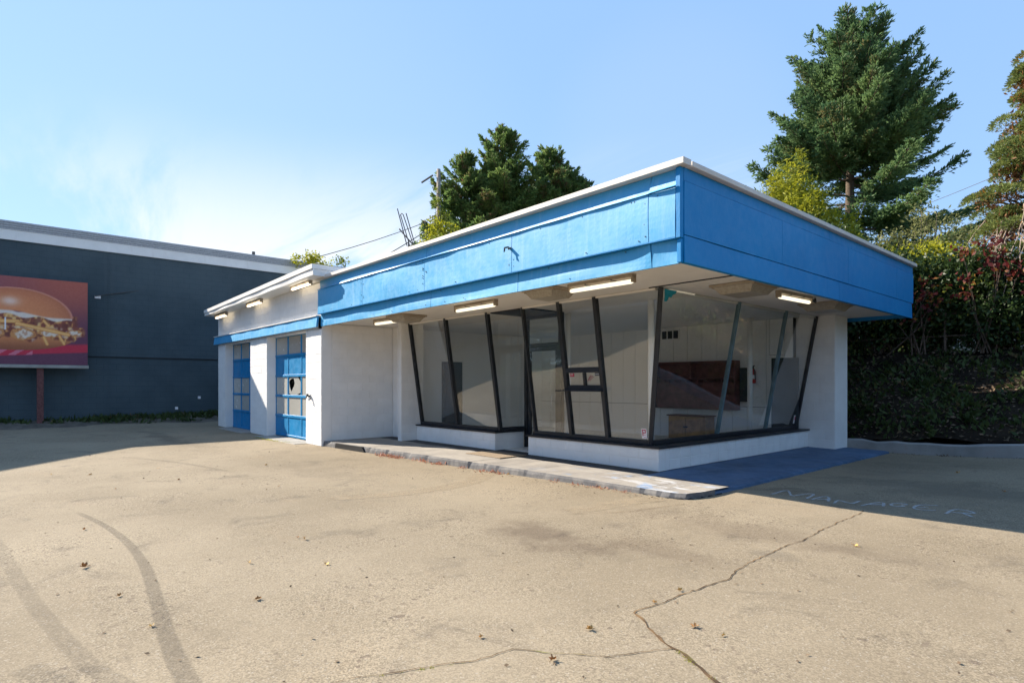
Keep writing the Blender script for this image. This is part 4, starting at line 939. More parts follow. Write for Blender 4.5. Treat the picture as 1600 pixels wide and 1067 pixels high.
    e = ((px - 90) / 372) ** 2 + ((py - 315) / 178) ** 2; dome = (1 - sm(.97, 1.0, e)) * (1 - sm(270, 284, py - .085 * px + 6 * np.sin(px / 60)))
    shade_ = (np.sqrt(np.clip(1 - e, 0, 1)))[..., None]; lay(dome, c(176, 96, 66) * (1 - shade_) + c(224, 138, 88) * shade_)
    hl = np.exp(-(((px - 60) / 55) ** 2 + ((py - 222) / 26) ** 2)); lay(dome * hl * .75, c(246, 222, 210))
    lay(dome * sm(.86, .95, e) * .5, c(230, 160, 150)); lay(sm(-8, 8, px - 20) * (1 - sm(36, 44, px)) * ((np.abs(px - 33) < 3)) * ((py > 318) & (py < 392)) * .9, c(236, 236, 240))
    img = np.clip(img + .03 * (vn(6, 9)[..., None] - .5), 0, 1)
    lin = np.where(img <= .04045, img / 12.92, ((img + .055) / 1.055) ** 2.4) * 1.0
    me = bpy.data.meshes.new('poster'); vs = np.stack([np.full(px.shape, X0), y, z], -1).reshape(-1, 3)
    n = nu + 1; I, J = np.meshgrid(np.arange(nu), np.arange(nv)); k = (J * n + I).ravel(); fc = np.stack([k, k + 1, k + n + 1, k + n], -1)
    o = raw('poster', vs, fc, M['white'], t); me = o.data
    at = me.color_attributes.new('print', 'FLOAT_COLOR', 'POINT'); at.data.foreach_set('color', np.concatenate([lin.reshape(-1, 3), np.ones((len(vs), 1))], 1).astype(np.float32).ravel())
    m = NT('printed_poster'); vc = m.n("ShaderNodeVertexColor"); vc.layer_name = 'print'
    me.materials.clear(); me.materials.append(m.fin(vc.outputs[0], 0.45, 0.4))
    MB().box((X0 - .019, ya, za), (X0 - .004, yb, zb_)).build('backing_sheet', M['darkmetal'], t)
billboard()

# ------------------------------------------------------------------ vegetation
def nrm(a): return a / np.maximum(np.linalg.norm(a, axis=-1, keepdims=True), 1e-6)
def blades(P, D, L, Wd, rng, up=None, fold=0.0):
    """leaf / needle-spray quads: base P, direction D, length L, width Wd; returns verts, faces"""
    n = len(P); R = rng.normal(size=(n, 3)) if up is None else up + .35 * rng.normal(size=(n, 3))
    s = nrm(np.cross(D, R)); nn = np.cross(D, s)
    L = np.asarray(L)[:, None]; Wd = np.asarray(Wd)[:, None]
    mid = P + D * L * .5 + nn * L * fold
    v = np.stack([P, mid + s * Wd * .5, P + D * L, mid - s * Wd * .5], 1).reshape(-1, 3)
    f = np.arange(4 * n).reshape(n, 4); return v, f
def tubes(segs, n=5):
    """many tapered straight limbs joined in one mesh: list of (a, b, ra, rb)"""
    A = np.array([s[0] for s in segs], float); B = np.array([s[1] for s in segs], float); ra = np.array([s[2] for s in segs]); rb = np.array([s[3] for s in segs])
    t = nrm(B - A); ref = np.where(np.abs(t[:, 2:3]) < .9, np.array([[0, 0, 1.]]), np.array([[1., 0, 0]])); u = nrm(np.cross(t, ref)); w = np.cross(t, u)
    ang = np.arange(n) * 2 * math.pi / n; ca, sa = np.cos(ang)[None, :, None], np.sin(ang)[None, :, None]
    ring = u[:, None] * ca + w[:, None] * sa
    v = np.concatenate([A[:, None] + ring * ra[:, None, None], B[:, None] + ring * rb[:, None, None]], 1).reshape(-1, 3)
    base = np.arange(len(segs))[:, None] * 2 * n; k = np.arange(n)[None]; k1 = (k + 1) % n
    f = np.stack([base + k, base + k1, base + n + k1, base + n + k], -1).reshape(-1, 4); return v, f

def conifer(name, base, H, R, mat, label, group=None, seed=1, z0=.12, leaders=1, blade=.26, wd=.055, dens=1.0, droop=.18, shape=.85, ragged=.25, lean=(0, 0), upturn=.5, whorl=.42):
    rng = np.random.RandomState(seed); base = np.array(base, float)
    t = thing(name, tuple(base), label, 'tree', group)
    segs = [(base + (lean[0]*q*H, lean[1]*q*H, q*H), base + (lean[0]*(q+.1)*H, lean[1]*(q+.1)*H, (q+.1)*H), .022*H*(1-q)+.015, .022*H*(.9-q)+.015) for q in np.arange(0, .999, .1)]
    Ps, Ds, Ls = [], [], []; limbs = []
    tops = [(0, 0, 1.0, 1.0)] + [(rng.uniform(-.22, .22) * R, rng.uniform(-.22, .22) * R, rng.uniform(.86, .96), .8) for _ in range(leaders - 1)]
    for (ox, oy, hf, rf) in tops:
        h = z0 * H if rf == 1 else .6 * H
        while h < H * hf:
            q = h / (H * hf); Rr = R * rf * (1 - q) ** shape + .10 + .02 * R
            nb = rng.randint(5, 8)
            for _ in range(nb):
                az = rng.uniform(0, 2 * math.pi); L = Rr * (1 + ragged * rng.uniform(-1.3, .8))
                if L < .12: continue
                el = -droop + (upturn + .55) * q ** 1.6 + rng.uniform(-.12, .12)
                d = np.array([math.cos(az) * math.cos(el), math.sin(az) * math.cos(el), math.sin(el)])
                o = base + np.array([ox + lean[0]*h, oy + lean[1]*h, h + rng.uniform(-.15, .15)])
                k = max(3, int(L / .30)); s = (np.arange(k) + 1) / k
                curve = lambda s: o + d[None] * (L * s)[:, None] + np.array([[0, 0, 1.]]) * (L * (-.22 * s * (1 - q) + .24 * s ** 2.4))[:, None]
                sp = np.concatenate([[0], s]); pts = curve(sp)
                for a, c, i in zip(pts[:-1], pts[1:], range(k)): limbs.append((a, c, .012 + .010 * L * (1 - sp[i]), .010 + .010 * L * (1 - sp[i+1]) * .9))
                # side twigs along the limb
                m = max(6, int(L * 11 * dens)); ss = rng.uniform(.10, 1.0, m) ** .75; c0 = curve(ss)
                tang = nrm(curve(ss + .05) - c0); sidev = nrm(np.cross(tang, [[0, 0, 1.]])) * rng.choice([-1, 1], m)[:, None]
                tw = (.22 + .62 * (1 - ss) ** .8 * min(L, 3.4) * .55) * rng.uniform(.5, 1.25, m)
                td = nrm(tang * .75 + sidev * rng.uniform(.5, 1.25, m)[:, None] + np.array([[0, 0, 1.]]) * (rng.uniform(-.62, .06, m) + .30 * q)[:, None])
                nb2 = np.maximum(2, (tw / .085 * dens ** .5).astype(int))
                idx = np.repeat(np.arange(m), nb2); u = rng.uniform(0, 1, len(idx))
                p = c0[idx] + td[idx] * (tw[idx] * u)[:, None] + np.array([[0, 0, -1.]]) * (.12 * u ** 2 * tw[idx])[:, None]
                dd = nrm(td[idx] * .9 + tang[idx] * .35 + .45 * rng.normal(size=(len(idx), 3)) + np.array([[0, 0, -.12 + .3 * q]]))
                Ps.append(p); Ds.append(dd); Ls.append(blade * rng.uniform(.55, 1.15, len(idx)))
                e = 5; Ps.append(np.repeat(pts[-1:], e, 0) - d * rng.uniform(0, .15, (e, 1))); Ds.append(nrm(d[None] + [[0, 0, .35]] + .35 * rng.normal(size=(e, 3)))); Ls.append(blade * rng.uniform(.8, 1.4, e))
            h += whorl * rng.uniform(.7, 1.3) * (1.0 if q < .7 else .75)
        tip = base + np.array([ox + lean[0]*H*hf, oy + lean[1]*H*hf, H * hf]); limbs.append((tip - (0, 0, H*.10), tip + (0, 0, .02*H), .03, .008))
        e = 40; uu = rng.uniform(0, 1, e); Ps.append(tip[None] - np.stack([0*uu, 0*uu, uu * .08 * H - .02 * H], 1)); Ds.append(nrm(np.stack([rng.normal(size=e), rng.normal(size=e), rng.uniform(.3, 1.6, e)], 1))); Ls.append(blade * rng.uniform(.6, 1.2, e))
    raw('trunk', *tubes(segs, 9), M['bark'], t); raw('limbs', *tubes(limbs, 4), M['bark'], t)
    P, D, L = np.concatenate(Ps), np.concatenate(Ds), np.concatenate(Ls)
    v, f = blades(P, D, L, L * (wd / blade) * rng.uniform(.8, 1.3, len(L)), rng)
    c = raw('crown', v, f, mat, t); tag(c, kind='stuff'); return t, len(L)

cnt = 0
cnt += conifer('spruce_tree', (-9.65, 28.5, 2.2), 15.0, 5.6, M['spruce'], "tall blue green spruce behind the canopy with a ragged many tipped crown", None, 7, .06, 4, .17, .052, 4.4, .22, .60, .36, upturn=.32, whorl=.44)[1]
pk = "conifers behind the roof"
cnt += conifer('fir_tree', (-30.6, 23.0, 2.2), 13.8, 4.7, M['fir'], "fir beside the utility pole, lowest and slimmest of the dark clump", None, 21, .2, 1, .24, .070, 3.6, .20, .70, .36, upturn=.30, whorl=.42)[1]
cnt += conifer('fir_tree', (-29.0, 24.8, 2.2), 15.5, 5.2, M['fir'], "tallest pointed fir in the middle of the dark clump over the roof", None, 22, .2, 2, .24, .070, 3.6, .20, .70, .36, upturn=.30, whorl=.42)[1]
cnt += conifer('fir_tree', (-28.0, 28.2, 2.2), 14.8, 5.1, M['fir'], "broad dark fir standing on the side of the clump towards the spruce", None, 23, .2, 2, .24, .070, 3.6, .20, .70, .36, upturn=.30, whorl=.42)[1]
cnt += conifer('fir_tree', (-26.9, 28.8, 2.2), 13.0, 5.0, M['fir'], "shorter fir whose top sits just over the canopy edge below the others", None, 24, .2, 2, .24, .070, 3.6, .20, .70, .36, upturn=.30, whorl=.42)[1]

def bush(name, c, rad, n, leaf, mat, label, cat='shrub', group=None, seed=1, stems=12, base=None, aspect=.45, shell=.45, lump=.28, hang=0.0, stem_mat='bark', part='foliage', bottom=None):
    rng = np.random.RandomState(seed); c = np.array(c, float); rad = np.array(rad, float)
    b = np.array(base if base is not None else (c[0], c[1], c[2] - rad[2]), float)
    t = thing(name, tuple(b), label, cat, group)
    # leaf clusters round branch tips spread through the volume
    k = max(8, int(n / 42)); d = nrm(rng.normal(size=(k, 3))); rr = (shell + (1 - shell) * rng.uniform(0, 1, k) ** .5) * (1 + lump * (rng.uniform(-1, 1, k)))
    tips = c + d * rr[:, None] * rad
    if bottom is not None: tips[:, 2] = np.maximum(tips[:, 2], bottom + rng.uniform(0, .25, k))
    segs = []
    for i in rng.permutation(k)[:stems * 3]:
        m = b + (tips[i] - b) * .5 + rng.normal(size=3) * .10 * rad; r0 = .012 + .008 * rad.max()
        segs.append((b + rng.normal(size=3) * (.16 * rad[0], .16 * rad[1], 0), m, r0, r0 * .6)); segs.append((m, tips[i], r0 * .6, .006))
    raw('stems', *tubes(segs, 5), M[stem_mat], t)
    idx = rng.randint(0, k, n); spread = .17 * rad.mean() ** .6
    P = tips[idx] + rng.normal(size=(n, 3)) * spread * (1, 1, .75)
    D = nrm(rng.normal(size=(n, 3)) + .5 * nrm(tips[idx] - c) + (0, 0, -hang)); L = leaf * rng.uniform(.6, 1.25, n)
    v, f = blades(P, D, L, L * aspect * rng.uniform(.8, 1.2, n), rng, fold=.08)
    tag(raw(part, v, f, mat, t), kind='stuff'); return t

# bamboo-like yellow green clump behind the roof: upright shoots with hanging leaves
def shoots(name, c, rad, H, n, label, seed, mat, leaf=.16):
    rng = np.random.RandomState(seed); t = thing(name, c, label, 'bamboo'); Ps, Ds, Ls, segs = [], [], [], []
    for i in range(n):
        a = rng.uniform(0, 6.28); rr = math.sqrt(rng.uniform(0, 1)); b = np.array(c) + (rad*rr*math.cos(a)*.6, rad*rr*math.sin(a)*.6, 0)
        h = H * (1 - .50 * rr ** 1.3) * rng.uniform(.80, 1.03); out = np.array([math.cos(a), math.sin(a), 0]) * rad * rr * .55
        q = np.linspace(0, 1, 7); pts = b + q[:, None] * np.array([0, 0, h]) + (q ** 2)[:, None] * out
        segs += [(x, y, .016*(1-.1*j), .016*(.9-.1*j)) for j, (x, y) in enumerate(zip(pts[:-1], pts[1:]))]
        m = 420; u = rng.uniform(.35, 1.0, m); p = b + u[:, None] * np.array([0, 0, h]) + (u ** 2)[:, None] * out
        sd = nrm(np.stack([rng.normal(size=m), rng.normal(size=m), rng.uniform(-.2, .5, m)], 1)); p = p + sd * rng.uniform(.03, .38, m)[:, None] * (1.15 - u)[:, None] ** .5
        Ps.append(p); Ds.append(nrm(sd + (0, 0, -.25) + .5 * rng.normal(size=(m, 3)))); Ls.append(leaf * rng.uniform(.6, 1.2, m))
    raw('culms', *tubes(segs, 5), M['ivy'], t); P, D, L = map(np.concatenate, (Ps, Ds, Ls))
    tag(raw('foliage', *blades(P, D, L, L * .24, rng, fold=.06), mat, t), kind='stuff'); return t
shoots('bamboo_clump', (-8.35, 19.3, 2.2), 1.65, 6.95, 230, "bright yellow green leafy clump rising behind the shaded canopy edge", 3, M['bamboo'])
shoots('bamboo_clump', (-6.7, 19.6, 2.2), 1.1, 4.7, 60, "low sprigs of yellow green leaves peeping over the canopy cap", 4, M['bamboo'])

# bank hedge, each shrub of its own; those behind the office added unseen, for shade
hg = "shrubs of the overgrown hedge on the bank"
for i, (x, y, cz, rx, ry, rz_, n, hv) in enumerate(((-6.4, 15.4, 3.5, 1.0, .75, 1.9, 9000, 0), (-7.8, 15.2, 4.2, 1.1, .7, 2.3, 11000, 0), (-9.4, 15.15, 4.6, 1.2, .7, 2.5, 11000, 0), (-11.2, 15.2, 4.7, 1.3, .7, 2.5, 11000, 0), (-6.9, 16.7, 4.0, 1.0, .7, 1.9, 7000, 0), (-8.6, 17.9, 4.2, 1.3, .8, 1.25, 5200, 0), (-6.7, 17.8, 3.95, 1.25, .8, 1.1, 9000, 1), (-5.3, 17.7, 3.85, 1.15, .8, 1.05, 11000, 0), (-4.1, 17.9, 3.80, 1.15, .8, 1.0, 11000, 1),
        (-2.9, 17.8, 3.70, 1.15, .8, 1.0, 11000, 0), (-1.6, 17.9, 3.7, 1.2, .85, 1.05, 10000, 1), (.0, 17.8, 4.0, 1.3, .9, 1.5, 8000, 0), (2.0, 17.9, 4.1, 1.4, .9, 1.5, 4800, 1), (4.4, 18.0, 4.1, 1.6, .9, 1.5, 4600, 0), (7.2, 18.0, 4.1, 1.7, .9, 1.5, 4200, 1))):
    bush('hedge_shrub', (x, y, cz - (.2 if y > 17 else 0)), (rx, ry, rz_ + (.15 if y > 17 else 0)), int(n * 1.15), .12, M['laurel'], "dark overgrown hedge shrub on the bank; those behind the office added unseen for shade", 'shrub', hg, 40 + i, 16, (x, y, 2.15), .5, .35, .25, .15, 'bark')
for i, y in enumerate((3.0, 5.6, 8.2, 10.8, 13.2)):
    bush('side_shrub', (5.2 + .3 * (i % 2), y, 1.9 + .15 * (i % 3)), (1.3, 1.5, 1.9), 4200, .14, M['laurel'], "sunlit shrub bordering the parking bay, mirrored in the side window", 'shrub', "shrubs bordering the parking bay", 90 + i, 14, (5.3, y, 0), .5, .35, .25)
bush('pale_shrub', (-5.3, 22.0, 5.4), (1.5, 1.0, 1.4), 5200, .13, M['pale'], "pale thin leaved shrub between the spruce and the orange tinged cedar", 'shrub', None, 60, 22, (-5.2, 22.5, 2.2), .35, .5, .2, .2, 'twig')
bush('yellow_shrub', (-5.0, 19.2, 4.75), (1.5, .6, .5), 5000, .13, M['bamboo'], "sunlit yellow green shrub top along the hedge behind the canopy end", 'shrub', None, 61, 10, (-4.9, 19.2, 2.2), .5, .3, .25)
# broad cedar, cut by the frame: rounded pads of foliage on rising limbs, dead hanging branches below
def cedar():
    rng = np.random.RandomState(9); base = np.array((-2.25, 18.9, 2.15)); t = thing('cedar_tree', tuple(base), "cedar with rounded olive pads, orange brown inside, above the red creeper", 'tree')
    segs = [(base + (.02*k, 0, k*1.0), base + (.02*(k+1), 0, (k+1)*1.0), .17 - .015*k, .155 - .015*k) for k in range(7)]
    Ps, Ds, Ls, Pi, Di, Li = [], [], [], [], [], []
    for i in range(125):
        h = rng.uniform(1.4, 6.9); az = rng.uniform(0, 6.28); q = max(0, h - 1.9) / 5.2
        L = min(1.40, 2.1 * (1 - q) + .05) * rng.uniform(.3, 1.1)
        tip = base + np.array([math.cos(az)*L, math.sin(az)*L, h + .28 * L + rng.uniform(-.25, .25)])
        s = base + (0, 0, h - .35); m = s + (tip - s) * .5 + rng.normal(size=3) * .07
        segs += [(s, m, .04, .025), (m, tip, .025, .010)]
        rad = np.array([.38, .38, .27]) * rng.uniform(.7, 1.25)
        n = 900; d = nrm(rng.normal(size=(n, 3))); d[:, 2] = np.abs(d[:, 2]) * .9 - .15
        P = tip + d * rad * rng.uniform(.75, 1.0, (n, 1)); Ps.append(P); Ds.append(nrm(d + .4 * rng.normal(size=(n, 3)) + (0, 0, .35))); Ls.append(.075 * rng.uniform(.6, 1.3, n))
        n = 75; u = rng.uniform(.2, .9, n); P = m + (tip - m) * u[:, None] + rng.normal(size=(n, 3)) * .15; Pi.append(P); Di.append(nrm(rng.normal(size=(n, 3)) + (0, 0, -.4))); Li.append(.12 * rng.uniform(.6, 1.3, n))
    dead = []
    for i in range(70):
        a = rng.uniform(2.6, 5.2); L = rng.uniform(.8, 1.9); s = base + np.array([math.cos(a)*L*.5, math.sin(a)*L*.6, rng.uniform(2.0, 3.6)])
        p = s
        for j in range(4):
            e = p + np.array([math.cos(a)*.18, math.sin(a)*.18, -.20 - .06*j]) + rng.normal(size=3) * .07; dead.append((p, e, .017 - .003*j, .014 - .003*j)); 
            if j > 0: f = p + rng.normal(size=3) * .14 + (0, 0, -.18); dead.append((p, f, .007, .004))
            p = e
    raw('trunk', *tubes(segs, 6), M['bark'], t); raw('dead_branches', *tubes(dead, 5), M['twig'], t)
    for nm, A, mt_ in (('crown', (Ps, Ds, Ls), M['cedar']), ('brown_inner_sprays', (Pi, Di, Li), foliage('rust_brown_sprays', (0.10, 0.045, 0.018), (0.28, 0.12, 0.035), None, 0, .25, 2.0))):
        P, D, L = map(np.concatenate, A); tag(raw(nm, *blades(P, D, L, L * .30, rng, fold=.05), mt_, t), kind='stuff')
cedar()
bush('creeper', (-3.0, 17.0, 4.1), (.8, .3, .65), 200, .13, M['creeper'], "red and orange creeper hanging over the hedge beneath the cedar", 'creeper', None, 71, 10, (-3.0, 17.3, 2.2), .7, .3, .3, .7)
bush('creeper', (-1.7, 17.0, 3.7), (.9, .3, .8), 260, .13, M['creeper'], "dark red creeper trailing low on the hedge at the picture edge", 'creeper', None, 72, 10, (-1.7, 17.2, 2.2), .7, .3, .3, .7)
bush('creeper', (-4.2, 17.0, 3.6), (1.3, .3, .6), 160, .12, M['creeper'], "sparse maroon creeper leaves in the hedge by the canopy corner", 'creeper', None, 73, 8, (-4.4, 17.2, 2.2), .7, .3, .3, .7)

# wire fence along the bank top: posts, two rails, mesh
fn = thing('rail_fence', (-3, 17.25, 2.1), "dark post and rail fence threaded through the hedge", 'fence')
for x in (-9.3, -6.6, -3.75, -1.2, 1.6, 4.6, 7.6): MB().tube([(x, 17.3, 2.0), (x, 17.3, 3.25)], .03, 7).build('post', M['bark'], fn)
for z in (2.62, 3.15): MB().tube([(-11, 17.3, z), (-3.75, 17.29, z + .02), (8.5, 17.3, z + .03)], .016, 6).build('rail', M['bark'], fn)
# litter of leaves, twigs and stones on the bank
rng = np.random.RandomState(12); n = 8000
x = rng.uniform(-6, 10, n); y = rng.uniform(14.3, 17.6, n); z = np.array([bank_z(a, c) for a, c in zip(x, y)]) + rng.uniform(.0, .04, n)
D = nrm(np.stack([rng.normal(size=n), rng.normal(size=n), .25 * rng.normal(size=n)], 1)); L = rng.uniform(.03, .11, n)
tag(raw('leaf_litter', *blades(np.stack([x, y, z], 1), D, L, L * .55, rng, np.array([[0, -.5, .9]])), M['litter']), "dry leaf litter and twigs strewn over the dark shaded bank", 'litter', None, 'stuff')
n = 11000; k = 300; cx_ = rng.uniform(-6, 9, k); cy_ = rng.uniform(14.4, 17.3, k); i = rng.randint(0, k, n)
x = cx_[i] + rng.normal(size=n) * .16; y = np.clip(cy_[i] + rng.normal(size=n) * .16, 14.3, 17.6); z = np.array([bank_z(a, c) for a, c in zip(x, y)])
D = nrm(np.stack([rng.normal(size=n), rng.normal(size=n) - .4, rng.uniform(.4, 1.6, n)], 1)); L = rng.uniform(.05, .20, n)
tag(raw('bank_weeds', *blades(np.stack([x, y, z], 1), D, L, L * .4, rng), M['weed']), "sparse low green weeds on the dark shaded bank", 'weeds', None, 'stuff')
# weeds and dirt at the foot of the dark building
vs = []; ys = np.linspace(-12, 12, 70); r = random.Random(3)
for y in ys:
    w = .75 + .22 * math.sin(y * 1.3) + .12 * math.sin(y * 3.7); hgt = .12 + .018 * max(0, y)
    vs += [(XN + .02, y, gz(XN, y) + hgt), (XN + w * .5, y, gz(XN, y) + hgt * .75 + r.uniform(-.03, .03)), (XN + w * 1.3, y, gz(XN + 1, y) + .06), (XN + w * 2.1, y, gz(XN + 1.5, y) - .03)]
tag(raw('verge', vs, [(4*i+k, 4*i+k+1, 4*i+5+k, 4*i+4+k) for i in range(len(ys)-1) for k in range(3)], M['dirt'], smooth=True), kind='structure')
n = 5200; k = 150; cy_ = np.concatenate([rng.uniform(-6, 3.5, 50), rng.uniform(3.0, 5.5, 30), rng.uniform(5.0, 9.5, 70)]); cxx = XN + np.abs(rng.normal(size=k)) * .5 + .08; i = rng.randint(0, k, n)
x = np.maximum(cxx[i] + rng.normal(size=n) * .14, XN + .03); y = cy_[i] + rng.normal(size=n) * .18; z = np.maximum(.10, .22 - .12 * (x - XN) + .012 * np.maximum(y, 0))
D = nrm(np.stack([rng.normal(size=n), rng.normal(size=n), rng.uniform(.4, 1.8, n)], 1)); L = rng.uniform(.06, .26, n)
tag(raw('wall_weeds', *blades(np.stack([x, y, z], 1), D, L, L * .3, rng), M['weed']), "strip of low weeds along the foot of the dark building", 'weeds', None, 'stuff')
# red and yellow weeds along the step edge, moss by the garage apron
def edge_weeds(name, line, n, k, hmax, mat, label, seed, width=.05):
    rng = np.random.RandomState(seed); P = np.array(line, float); s = rng.uniform(0, len(P) - 1, k); j = s.astype(int); c = P[j] + (P[j+1] - P[j]) * (s - j)[:, None]; i = rng.randint(0, k, n)
    xy = c[i] + rng.normal(size=(n, 2)) * width; z = np.array([gz(a, q) for a, q in xy]); hh = rng.uniform(.3, 1, k)[i]
    D = nrm(np.stack([rng.normal(size=n), rng.normal(size=n), rng.uniform(.3, 1.9, n)], 1)); L = hmax * hh * rng.uniform(.4, 1, n)
    tag(raw(name, *blades(np.column_stack([xy, z]), D, L, L * .32, rng), mat), label, 'weeds', None, 'stuff')
edge_weeds('step_weeds', [(-11.6, 5.98), (-9.5, 6.15), (-7.2, 6.25)], 420, 30, .10, M['redweed'], "scattered red weeds growing along the foot of the concrete step", 5)
edge_weeds('step_weeds', [(-7.4, 6.25), (-5.5, 6.28), (-4.5, 6.28)], 160, 14, .07, M['redweed'], "sparser dry red weeds at the step foot towards its outer corner", 6)
edge_weeds('moss', [(-16.9, 5.52), (-16.0, 5.50), (-14.9, 5.60)], 500, 22, .05, M['bamboo'], "yellow green moss along the edge of the garage apron", 7, .06)
edge_weeds('crack_moss', [(-2.64, 1.45), (-2.45, 1.9)], 160, 16, .012, M['bamboo'], "yellow green moss in the asphalt crack nearest the viewer", 8, .008)
edge_weeds('crack_moss', [(-1.78, 2.76), (-1.45, 2.60), (-1.2, 2.46)], 220, 16, .016, M['bamboo'], "yellow moss in the end of the angled asphalt crack", 9, .01)
edge_weeds('kerb_leaves', [(-4.6, 13.95), (-2, 13.95), (3, 13.95)], 240, 50, .08, M['litter'], "dry leaves gathered along the foot of the rear kerb", 10, .06)

# fallen leaves on the lot
LF = None
spots = [(-7.35,.70),(-4.15,.73),(-5.84,.55),(-4.89,.66),(-4.63,2.05),(-5.51,2.23),(-5.6,2.2),(-4.19,1.37),(-5.08,1.59),(-12.16,.72),(-11.73,1.2),(-10.2,2.16),(-11.84,2.18),(-11.0,3.74),(-1.72,3.13),(-1.9,3.12),(-2.3,2.64),(-2.31,3.29),(-2.32,3.61),(-1.91,5.75),(-2.66,2.11),(-2.17,2.2),(-8.6,3.1),(-9.9,1.3),(-1.5,9.8),(-2.3,11.4),(-.6,10.7)]
r = random.Random(17)
for i, (x, y) in enumerate(spots):
    if LF is None:
        b = MB(); pts = []
        for k in range(15):
            a = 2 * math.pi * k / 15; rr = .048 * (1 if k % 3 else .45) * (1.2 if k in (6, 7, 8) else 1); pts.append((rr * math.cos(a), rr * math.sin(a), .012 + .010 * math.sin(2*a) + .008 * (k % 3)))
        b.add([(0, 0, .004)] + pts, [(0, k + 1, (k + 1) % 15 + 1) for k in range(15)]); b.tube([(-.03, 0, .006), (-.10, .012, .004)], .002, 4)
        LF = b.build('fallen_leaf', M['leaf']); o = LF
    else: o = LF.copy(); COL.objects.link(o)
    o.location = (x, y, gz(x, y) + .004); o.rotation_euler = (r.uniform(-.2, .2), r.uniform(-.2, .2), r.uniform(0, 6.28)); s = r.uniform(.32, .60); o.scale = (s, s * r.uniform(.35, 1), s * r.uniform(.8, 2.2))
    tag(o, "small curled dry fallen leaf lying on the asphalt", 'leaf', "fallen leaves on the lot")
rng = np.random.RandomState(33); n = 900; x = rng.uniform(-20, -.5, n); y = rng.uniform(.3, 6.2, n); x[:260] = rng.uniform(-13, -4, 260); y[:260] = 6.25 - .35 * rng.uniform(0, 1, 260) ** 2
D = nrm(np.stack([rng.normal(size=n), rng.normal(size=n), .15 * np.abs(rng.normal(size=n))], 1)); L = rng.uniform(.010, .034, n)
tag(raw('grit', *blades(np.stack([x, y, np.array([gz(a, c) for a, c in zip(x, y)]) + .006], 1), D, L, L * .6, rng, np.array([[0, 0, 1.]])), M['litter']), "small grit and leaf crumbs scattered over the sunlit asphalt", 'grit', None, 'stuff')
wt = thing('paper_scrap', (-3.8, 6.64 - .35, gz(-3.8, 6.3)), "small crumpled pale scrap on the asphalt by the step corner", 'litter')
MB().hexa([(-3.86, 6.27, .004), (-3.76, 6.24, .004), (-3.74, 6.30, .004), (-3.85, 6.34, .004), (-3.84, 6.28, .03), (-3.77, 6.26, .022), (-3.76, 6.29, .03), (-3.84, 6.32, .024)]).build('scrap', M['sticker_white'], wt, .004)

# pole with ivy, wires, aerial
up = thing('utility_pole', (-26.6, 18.2, 2.2), "weathered wooden pole wrapped in ivy behind the roof", 'utility pole')
MB().tube([(-26.6, 18.2, 2.0), (-26.62, 18.2, 8), (-26.65, 18.2, 13.15)], [.15, .13, .105], 12).build('shaft', M['pole'], up, smooth=True)
MB().tube([(-26.9, 18.0, 12.85), (-27.35, 17.55, 12.45)], .05, 6).build('bracket', M['darkmetal'], up)
for z in (10.6, 10.2, 9.9): MB().tube([(-26.62, 18.2, z), (-26.9, 17.95, z)], .04, 6).build('insulator', M['darkmetal'], up)
MB().tube([(-26.55, 18.2, 10.4), (-25.3, 18.2, 9.1), (-24.3, 18.2, 8.1)], .035, 6).build('guy_guard', M['sticker_white'], up)
bush('ivy', (-25.9, 17.9, 9.0), (1.3, .8, 1.1), 3200, .15, M['bamboo'], "yellow green ivy bursting from the pole foot above the roof edge", 'ivy', None, 81, 12, (-26.2, 18.1, 2.2), .7, .25, .3)
bush('ivy', (-26.45, 18.1, 10.7), (.33, .3, 1.2), 700, .12, M['ivy'], "narrow ivy climbing the upper pole shaft", 'ivy', None, 82, 6, (-26.5, 18.1, 2.2), .7, .3, .2)
bush('vine', (-25.2, 10.6, 6.85), (1.0, 1.0, .16), 800, .12, M['bamboo'], "yellow green vine heaped over the far corner of the dark building parapet", 'vine', None, 83, 6, (-25.3, 12.6, 0), .6, .3, .3)
bush('vine', (-24.6, 11.8, 6.95), (.5, .5, .18), 110, .13, M['ivy'], "thin sprig of vine trailing along the wire beside the parapet vine", 'vine', None, 84, 3, (-25.2, 12.7, 0), .6, .3, .3)
bush('vine', (-24.2, 16.2, 8.55), (1.0, .7, .8), 300, .13, M['ivy'], "loose vine strands trailing on the wires between aerial and pole", 'vine', None, 85, 5, (-25.2, 17.2, 2.6), .6, .3, .4)
def wire(pts, rad, label, sag=.2):
    out_ = []
    for a, c in zip(pts[:-1], pts[1:]):
        a, c = Vector(a), Vector(c)
        for k in range(13): t = k / 12; out_.append(a.lerp(c, t) - Vector((0, 0, sag * 4 * t * (1 - t))))
    o = MB().tube(out_, rad, 5).build('overhead_wire', M['darkmetal']); tag(o, label, 'wire'); return o
wire([(-26.7, 18.1, 10.5), (-25.62, 2.75, 4.62)], .018, "upper dark service wire sagging from the pole to the dark wall beside the billboard", .55)
wire([(-26.7, 18.1, 10.2), (-25.62, 9.6, 5.2)], .024, "thicker dark cable sagging from the pole behind the aerial", .35)
wire([(-26.7, 18.1, 10.0), (-25.62, 9.9, 4.9)], .010, "thin lower wire beneath the thick cable behind the aerial", .3)
wire([(8, 40, 17.2), (-24, 60, 15)], .02, "faint high wire behind the spruce near the cedar, upper of the pair", .8)
wire([(8, 40, 15.4), (-24, 60, 13)], .02, "faint high wire behind the spruce near the cedar, lower of the pair", .8)
an = thing('tv_aerial', (-16.5, 10.1, 4.0), "bent dark television aerial on a short mast above the garage roof", 'aerial')
cam_r = Vector((0.6619, 0.7498, 0)); A0 = Vector((-16.5, 10.1, 0)); 
